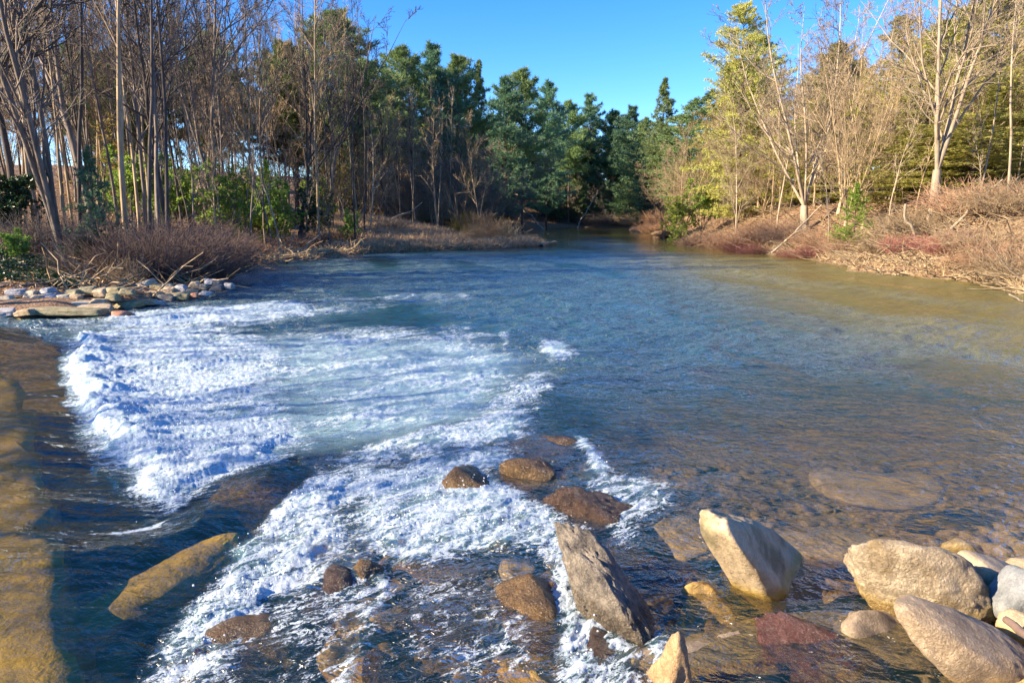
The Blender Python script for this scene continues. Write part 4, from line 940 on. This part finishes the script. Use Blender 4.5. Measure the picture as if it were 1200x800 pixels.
S('leafy', 'green_shrub', 'lime green shrub higher up beside the many stemmed tree at the bend', 822, 66, 1.5, 2)
S('leafy', 'green_shrub', 'small lime green bush at the waterside of the river bend', 794, 60, 0.55, 2)
S('beech', 'yellow_beech', 'young beech holding yellow leaves left of the grassy point', 400, 58, 1.4, 0)
S('beech', 'yellow_beech', 'small yellow leaved beech beside the taller one', 378, 56, 1.1, 2)
S('beech', 'yellow_beech', 'yellow leaved young tree behind the small dark pine', 125, 40, 1.3, 1)
# thickets, left and right
TH = [(150, 22.5, 1.0, 'thick', None, 'dense purple brown thicket above the stone pile, left half'), (190, 22.8, 1.15, 'thick', None, 'dense purple brown thicket above the stone pile, middle'),
 (228, 24.2, 1.0, 'thick', None, 'dense purple brown thicket reaching down to the bank point'), (175, 26, 1.35, 'thick', None, 'tallest purple brown thicket behind the one over the stones'),
 (120, 24.5, 0.8, 'thick', M['bark_grey'], 'grey dead brush right of the flared grey tree'), (215, 29, 1.2, 'thick', None, 'purple brown brush below the leaning dark tree'),
 (255, 31, 1.0, 'thick', None, 'brown brush behind the last stones of the bank point'), (45, 27, 1.0, 'thick', M['bark_grey'], 'grey bare brush left of the flared grey tree'),
 (285, 35.5, 0.9, 'brush', None, 'tan brush at the foot of the thin grey sapling'), (345, 42, 1.0, 'brush', M['stem_purple'], 'brown brush on the bank below the green shrubs'),
 (395, 47, 1.0, 'brush', M['stem_purple'], 'brown brush on the bank where the grassy point begins'), (455, 55, 1.0, 'brush', M['bark_grey'], 'grey brush at the inner edge of the grassy point'),
 (560, 70, 1.2, 'brush', M['bark_grey'], 'grey brush in shade behind the grassy point'),
 (825, 56, 1.35, 'brush', None, 'rounded tan brush mound on the right bank near the bend'), (860, 50, 1.4, 'brush', None, 'tan pink brush mound left of the red dogwood'),
 (870, 47, 1.0, 'redbrush', None, 'dull red dogwood in the brush near the bend'), (905, 47, 1.5, 'brush', None, 'large tan brush mound at the foot of the vase shaped tree'),
 (925, 45, 1.3, 'brush', M['stem_purple'], 'brown arching brush below the vase shaped tree'), (965, 40, 1.2, 'brush', None, 'tan arching brush right of the vase shaped tree'),
 (932, 39.5, 0.75, 'redbrush', None, 'brightest red dogwood clump at the water edge of the right bank'), (955, 38, 0.7, 'redbrush', None, 'red dogwood clump right of the brightest one'),
 (1000, 35.5, 0.9, 'brush', None, 'tan brush under the small yellow green conifer'), (1045, 32, 0.9, 'brush', M['bark_tan'], 'grey tan heap of brush at the water edge'),
 (1105, 28.5, 0.75, 'redbrush', None, 'reddish brush hanging to the water below the double trunk tree'), (1125, 28.4, 0.6, 'redbrush', None, 'smaller reddish brush right of the one below the double trunk tree'),
 (1150, 27.5, 1.1, 'brush', M['bark_tan'], 'tangled brush on the bank at far right'), (1185, 25, 1.2, 'brush', M['stem_tan'], 'tangled brush overhanging the water at the right edge'),
 (1080, 32, 1.3, 'brush', M['bark_tan'], 'brush around the foot of the double trunk tree'), (1140, 31, 1.4, 'brush', M['stem_tan'], 'tan brush on the slope right of the double trunk tree'),
 (1210, 23.5, 1.1, 'brush', M['bark_tan'], 'brown brush cut off by the right edge above the water'), (790, 75, 1.3, 'brush', M['stem_purple'], 'brown brush in the shade of the bend'),
 (745, 138, 2.4, 'brush', M['bark_tan'], 'tan brush on the far shore at the head of the river'), (715, 141, 2.4, 'brush', M['bark_grey'], 'grey brush on the far shore left of the tan one'), (690, 142, 2.4, 'brush', M['bark_grey'], 'grey brush under the dark pines of the far shore'), (778, 98, 2.0, 'brush', M['stem_tan'], 'tan brush heaped under the hemlocks of the bend'),
 (1060, 30.2, 0.8, 'redbrush', None, 'red tinged brush at the waterline left of the grey tan heap'), (885, 44.5, 0.8, 'redbrush', None, 'red dogwood at the waterline below the tan pink brush mound'), (765, 92, 1.4, 'brush', M['stem_tan'], 'straw coloured brush at the farthest right shore'), (1180, 29, 1.3, 'brush', M['bark_tan'], 'brown brush high on the slope at the right edge')]
for i, (px, d, s, k, m_, lab) in enumerate(TH):
    S(k, 'thicket' if k == 'thick' else ('dogwood' if k == 'redbrush' else 'brush_clump'), lab, px, d, s, i*1.7, 'dogwood' if k == 'redbrush' else 'brush', {'stems': m_} if m_ else None, sz=s*(0.88 if k != 'brush' else 0.85))
for i, (px, d, s, m_, lab) in enumerate([(548, 56, 1.5, M['leaf_yellow'], 'orange straw weed clump tallest on the grassy point'), (568, 55, 1.6, None, 'tall pale weed clump right of the orange one'),
      (590, 55, 1.3, None, 'thin pale weed stalks near the end of the grassy point'), (555, 53, 1.0, None, 'short straw clump in front of the orange one'), (147, 20.8, 0.7, None, 'dry straw tuft just above the stone pile')]):
    S('weeds', 'dry_weeds', lab, px, d, s, i, 'dry weeds', {'stems': m_} if m_ else None, sz=s*1.4)

# ---------------------------------------------------------------- the rest of the wood, tree by tree
rw = random.Random(77)
def scatter(n, x0, x1, d0, d1, keys, label, group, hmin, hmax, name='bare_tree', cat='tree', mats=None, mind=1.2, test=None, fat=1.0):
    pts = []; tries = 0
    made = []
    while len(pts) < n and tries < n*30:
        tries += 1
        d = math.exp(rw.uniform(math.log(d0), math.log(d1))); px = rw.uniform(x0, x1); x = xz(px, d)
        if float(sdist([x], [d])[0]) < 2.5: continue
        if any((x-a)**2+(d-b)**2 < mind**2 for a, b in pts): continue
        if test and not test(px, d, x): continue
        pts.append((x, d)); k = rw.choice(keys); H = rw.uniform(hmin, hmax); s = H/HT[k]
        mt = rw.choice(mats) if mats else None
        tint = '' if mt is None else {'trunk': {M['bark_grey']: 'grey ', M['bark_dark']: 'dark ', M['bark_tan']: 'tan ', M['bark_pale']: 'pale '}.get(mt.get('trunk'), '')}['trunk']
        shape = {'bareA': 'straight ', 'bareB': 'forked ', 'bareC': 'slim ', 'bareD': 'three stemmed ', 'bareE': 'many stemmed '}.get(k, '')
        place = 'by the water' if float(sdist([x], [d])[0]) < 9 else ('mid slope' if float(sdist([x], [d])[0]) < 22 else 'far back')
        full = tint+shape+label+' '+place
        if len(full.split()) > 12: full = tint+shape+label
        ee = plant(k, name, full, cat, x, d, s*rw.uniform(0.85, 1.1)*fat, rw.uniform(0, 6.28), group, mt, s, (R(rw.uniform(-4, 4)), R(rw.uniform(-4, 4))))
        made.append((px, ee))
    ALLMADE.extend(made)
ORD = 'leftmost,second,third,fourth,fifth,sixth,seventh,eighth,ninth,tenth,eleventh,twelfth,thirteenth,fourteenth,fifteenth,sixteenth,seventeenth,eighteenth,nineteenth,twentieth,twenty-first,twenty-second'.split(',')
ALLMADE = []
def number_alikes():
    for o in bpy.data.objects:
        if o.name.startswith('cobble'): ALLMADE.append((600+800*o.location.x/o.location.y, o))
    by = {}
    for px, e in ALLMADE: by.setdefault(e['label'], []).append((px, e))
    for lab, L in by.items():
        if 1 < len(L) <= len(ORD):
            for q, (px, e) in enumerate(sorted(L, key=lambda t: t[0])):
                e['label'] = (ORD[q] if q == 0 else ORD[q]+' from left')+' '+lab
dk = {'trunk': M['bark_dark'], 'crown': M['bark_dark']}
scatter(66, -60, 410, 33, 80, ['bareA', 'bareC', 'bareC', 'bareA', 'bareB'], 'bare tree in the left wood', 'bare trees crowded behind the left bank', 13, 19, mats=[gm, dk, None, gm, tan], mind=1.8, fat=0.8)
scatter(24, 120, 430, 36, 60, ['leafy', 'beech'], 'yellow green shrub under the left wood', 'green shrubs under the left wood', 1.8, 4.2, name='green_shrub', cat='shrub', mind=1.5)
scatter(26, -40, 440, 33, 60, ['thin'], 'sapling among trunks of the left wood', 'thin saplings of the left wood', 6, 10, name='young_tree', mats=[gm, dk, None, tan, pale], mind=1)
scatter(40, 400, 745, 62, 135, ['bareA', 'bareB', 'bareC'], 'bare tree under the far pines', 'bare trunks in the shade of the far pines', 9, 15, mats=[gm, dk, tan], mind=2.2)
scatter(40, 420, 760, 66, 150, ['brushy'], 'twiggy tree leaning over the far shore', 'twiggy trees along the far shore', 6, 12, name='twiggy_tree', mats=[gm, gm, tan], mind=2.0, test=lambda px, d, x: float(sdist([x], [d])[0]) < 7)
scatter(40, 420, 745, 66, 145, ['brushy'], 'low twiggy tree under the far pines', 'twiggy understory of the far wood', 5, 11, name='twiggy_tree', mats=[gm, gm, tan], mind=2.2)
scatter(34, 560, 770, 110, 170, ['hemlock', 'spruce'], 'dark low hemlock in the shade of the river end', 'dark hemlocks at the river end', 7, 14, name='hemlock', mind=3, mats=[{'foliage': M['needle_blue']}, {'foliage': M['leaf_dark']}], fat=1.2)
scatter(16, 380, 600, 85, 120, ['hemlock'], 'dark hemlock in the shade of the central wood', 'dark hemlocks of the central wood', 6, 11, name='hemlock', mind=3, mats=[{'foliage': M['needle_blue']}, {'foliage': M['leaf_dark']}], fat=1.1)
scatter(36, -90, 430, 55, 110, ['brushy', 'bareE'], 'twiggy bare tree at the back of the left wood', 'twiggy bare trees at the back of the left wood', 6, 14, name='twiggy_tree', mats=[tan, gm, tan], mind=2.5)
scatter(26, 760, 1250, 50, 110, ['brushy', 'hemlock'], 'bushy tree filling the right wood', 'bushy trees filling the right wood', 6, 11, name='bushy_tree', mats=[tan, tan], mind=3)
scatter(44, 440, 770, 100, 170, ['pineB', 'pineC', 'spruce'], 'dark pine in the wood at the river end', 'dark pines filling the far wood', 11, 18, name='pine_tree', mind=3, test=lambda px, d, x: True)
scatter(18, 380, 620, 80, 110, ['pineB', 'pineC'], 'pine among bare trees of the central wood', 'pines among the bare trees of the central wood', 9, 15, name='pine_tree', mind=3)
scatter(34, 770, 1260, 38, 80, ['bareE', 'fork4', 'bareB', 'vase'], 'sunlit bare tree in the right wood', 'bare trees of the wood behind the right bank', 8, 14, mats=[tan, pale, tan], mind=2.5)
scatter(14, 800, 1300, 60, 100, ['hemlock', 'pineA'], 'sunlit conifer in the right wood', 'conifers deep in the right wood', 12, 20, name='conifer', mind=4, mats=[{'foliage': M['needle_yel']}, {'foliage': M['needle_brown']}, None])
scatter(16, -80, 420, 60, 110, ['pineA', 'pineC'], 'pine behind the left wood', 'pines far behind the left wood', 11, 16, name='pine_tree', mind=4, mats=[{'foliage': M['needle']}, {'foliage': M['needle_yel']}])
scatter(30, 250, 1200, 30, 70, ['thin'], 'thin sapling in the bank brush', 'thin saplings along the river banks', 4, 8, name='young_tree', mats=[tan, pale, gm], mind=1.5)

scatter(70, -60, 440, 27, 62, ['pole'], 'tall thin straight trunk in the left wood', 'tall thin trunks of the left wood', 13, 20, name='slender_tree', mats=[gm, dk, tan, gm], mind=1.1)
scatter(46, 400, 770, 60, 140, ['pole'], 'tall thin trunk at the foot of the far pines', 'tall thin trunks below the far pines', 9, 15, name='slender_tree', mats=[gm, tan, pale], mind=1.3)
scatter(24, 760, 1230, 30, 70, ['pole'], 'thin upright trunk on the right slope', 'thin upright trunks of the right slope', 8, 14, name='slender_tree', mats=[pale, tan], mind=1.3)
number_alikes()
# unseen bare trees, none a pine, set on the left bank for their shade
for i, (x, y, k, H) in enumerate([(-17, 0.4, 'bareB', 9), (-17.5, 3.4, 'bareD', 9), (-21, 9.2, 'bareB', 10), (-20, 13.5, 'bareD', 12), (-24, 8, 'bareD', 12), (-23, 15, 'bareB', 12), (-30, 22, 'bareD', 13), (-27, 18, 'bareA', 13)]):
    s = H/HT[k]; plant(k, 'pine_tree' if k != 'bareB' else 'bare_tree', 'unseen bare shade tree on the near left bank outside the left edge of the picture', 'tree', x, y, s*1.5, i*1.1, 'trees on the near left bank', None, s)

# spray thrown up along the breaking edges
def spray():
    rg = np.random.default_rng(9); v, f = ico(1); n = 9000
    x, y = rg.uniform(-5.5, 2.2, n), rg.uniform(3.0, 11.0, n); z, foam, *_ = water_height(x, y)
    k = (foam > 0.86) & (rg.uniform(size=n) < 0.75); x, y, z = x[k], y[k], z[k]; n = len(x)
    z = z+0.01+np.abs(rg.normal(size=n))*0.05; r = rg.uniform(0.0025, 0.008, n)
    V = v[None]*r[:, None, None]+np.stack([x, y, z], 1)[:, None, :]; F = f[None]+(np.arange(n)*len(v))[:, None, None]
    m, nt = newmat('spray'); N = NT(nt); p = N.n('ShaderNodeBsdfPrincipled', i_Roughness=0.2); p.inputs['Base Color'].default_value = (0.85, 0.88, 0.9, 1); N.out(p.outputs[0])
    o = ob('spray', mesh_np('spray', V.reshape(-1, 3), F.reshape(-1, 3), True, [m])); tag(o, 'white droplets of spray over the rapids', 'spray', kind='stuff')
spray()

# ---------------------------------------------------------------- fallen wood at the waterline
def g(px, py, dz=0.1):
    p = at(px, py, 0.2); return (p.x, p.y, hz(p.x, p.y)+dz)
def gd(px, d, dz=0.1):
    x = xz(px, d); return (x, d, hz(x, d)+dz)
stick('driftwood', 'pale forked driftwood lying in the water off the grassy point', tuple(at(634, 289, 0.0)), tuple(at(653, 284, 0.25)), 0.22, 0.08, M['bark_pale'], forks=2, cat='driftwood', seed=2)
stick('fallen_branch', 'dark branch slanting into the water below the left bank', gd(385, 45, 0.5), tuple(at(378, 309, 0)), 0.06, 0.03, M['bark_dark'], forks=1, seed=5)
stick('fallen_log', 'long dark fallen trunk lying across the base of the grassy point', gd(392, 50, 0.25), gd(460, 51, 0.2), 0.13, 0.06, M['bark_dark'], forks=1, cat='log', seed=6)
stick('fallen_branch', 'pale curved fallen branch leaning over the start of the grassy point', gd(440, 55, 0.2), gd(495, 60, 2.2), 0.07, 0.03, M['bark_pale'], forks=2, seed=7, wob=0.12)
stick('fallen_branch', 'pale fallen log along the water edge below the brown brush', gd(335, 34.5, 0.2), gd(375, 36.5, 0.25), 0.10, 0.05, M['bark_pale'], forks=2, cat='log', seed=8)
stick('fallen_branch', 'pale branch lying diagonally left of the pale log at the water edge', gd(340, 37, 0.1), gd(385, 44, 0.9), 0.06, 0.03, M['bark_pale'], forks=1, seed=9)
stick('stump_snag', 'short curved pale snag on the right bank below the double trunk tree', gd(1072, 30.5, 0.0), gd(1056, 30.5, 2.1), 0.08, 0.05, M['bark_pale'], forks=0, cat='snag', seed=10, wob=0.18)
stick('fallen_branch', 'long pale fallen branch lying on the slope at far right', gd(1110, 29, 0.5), gd(1165, 30.5, 1.0), 0.07, 0.03, M['bark_pale'], forks=2, seed=11)
stick('fallen_branch', 'pale stick slanting up the brush left of the red dogwood clumps', gd(905, 42, 0.3), gd(960, 42, 2.0), 0.07, 0.03, M['bark_pale'], forks=2, seed=12)
stick('fallen_branch', 'thin white stick poking from the water at the right edge', tuple(at(1183, 345, 0.15)), tuple(at(1200, 354, 0.05)), 0.03, 0.02, M['bark_pale'], forks=0, seed=13)
stick('dead_branch', 'arched bare pale branches hanging over the dark far shore', gd(640, 118, 0.5), gd(612, 118, 6.5), 0.14, 0.06, M['bark_pale'], forks=3, seed=14, wob=0.25)
stick('dead_branch', 'pale thin trunk leaning right at the dark far shore', gd(675, 132, 0.2), gd(700, 134, 8), 0.12, 0.05, M['bark_pale'], forks=1, seed=15, cat='tree')
stick('dead_branch', 'white forked dead branch at the foot of the brown thicket', gd(103, 20.8, 0.05), gd(90, 20.8, 0.7), 0.04, 0.02, M['bark_pale'], forks=3, seed=16, wob=0.2)

# ---------------------------------------------------------------- ground cover
def cover(name, label, n, region, fn, mat, cat, land=0.1):
    rg = np.random.default_rng(hash(name) % 1000 if False else len(name)*7)
    x, y = region(rg, n); sd = sdist(x, y); k = sd > land; x, y = x[k], y[k]; z = height(x, y); k = z > 0.03; x, y, z = x[k], y[k], z[k]
    V, F = fn(rg, x, y, z); o = ob(name, mesh_np(name, V, F, False, [mat])); tag(o, label, cat, kind='stuff')
def blades(Lm, w, lay=0.6, per=1):
    def f(rg, x, y, z):
        n = len(x); P = np.stack([x, y, z], 1); d = rg.normal(size=(n, 3))*lay; d[:, 2] = np.abs(d[:, 2])*0.4+(1-lay*0.7); d /= np.linalg.norm(d, axis=1)[:, None]
        l = Lm*rg.uniform(0.4, 1.3, (n, 1)); s = np.cross(d, rg.normal(size=(n, 3))); s /= np.linalg.norm(s, axis=1)[:, None]
        a = P-s*w; b = P+s*w; c = P+d*l+np.array([0, 0, -0.1])*l
        return np.stack([a, b, c], 1).reshape(-1, 3), np.arange(n*3).reshape(-1, 3)
    return f
def leaves(sz, tilt=0.5):
    def f(rg, x, y, z):
        n = len(x); P = np.stack([x, y, z+rg.uniform(0.0, 0.06, n)], 1); nrm = rg.normal(size=(n, 3))*tilt; nrm[:, 2] += 1; nrm /= np.linalg.norm(nrm, axis=1)[:, None]
        a = np.cross(nrm, rg.normal(size=(n, 3))); a /= np.linalg.norm(a, axis=1)[:, None]; b = np.cross(nrm, a); s = sz*rg.uniform(0.5, 1.4, (n, 1))
        return np.stack([P-a*s, P-b*s*0.6, P+a*s, P+b*s*0.6], 1).reshape(-1, 3), np.arange(n*4).reshape(-1, 4)
    return f
def wedge(px0, px1, d0, d1):
    def r(rg, n):
        d = np.exp(rg.uniform(math.log(d0), math.log(d1), n)); px = rg.uniform(px0, px1, n); return (px-600)/FPX*(d*CP+0.3), d
    return r
def shore_band(px0, px1, d0, d1, w):
    def r(rg, n):
        x, y = wedge(px0, px1, d0, d1)(rg, n*6); s = sdist(x, y); k = (s < w) & (s > 0.05); return x[k][:n], y[k][:n]
    return r
cover('dry_grass', 'matted dry straw grass along the low grassy point', 60000, wedge(385, 650, 42, 60), blades(0.6, 0.028, 0.65), M['straw'], 'grass')
cover('bank_straw', 'dry straw and reeds fringing the river banks', 22000, shore_band(255, 1230, 20, 125, 2.6), blades(0.5, 0.02, 0.8), M['straw'], 'grass')
cover('leaf_litter_cover', 'dead brown leaves scattered over the banks', 60000, wedge(-40, 1240, 18, 75), leaves(0.07), M['dead_leaf'], 'leaves')
cover('ivy_patch', 'low dark ivy covering the ground at far left', 14000, wedge(-30, 105, 19.6, 25.5), leaves(0.06, 0.8), M['leaf_dark'], 'ivy', 0.9)
def debris():
    rg = np.random.default_rng(3); T_ = Tubes()
    for (a, b, c, d, w, n) in [(255, 660, 28, 60, 3, 500), (770, 1230, 20, 75, 6, 2600), (0, 260, 19, 26, 4, 250)]:
        x, y = shore_band(a, b, c, d, w)(rg, n); z = height(x, y)
        for q in range(len(x)):
            L = rg.uniform(0.5, 2.2); az = rg.uniform(0, 6.28); el = abs(rg.normal())*0.35
            p = np.array([x[q], y[q], z[q]+0.05]); dd = np.array([math.cos(az)*math.cos(el), math.sin(az)*math.cos(el), math.sin(el)])
            r = rg.uniform(0.008, 0.036); T_.add(bent(p, p+dd*L, 4, 0.12, rg), np.linspace(r, r*0.4, 4), 3)
    o = ob('dead_sticks', T_.build('dead_sticks', M['bark_tan'])); tag(o, 'dead sticks and twigs littering both banks', 'sticks', kind='stuff')
debris()
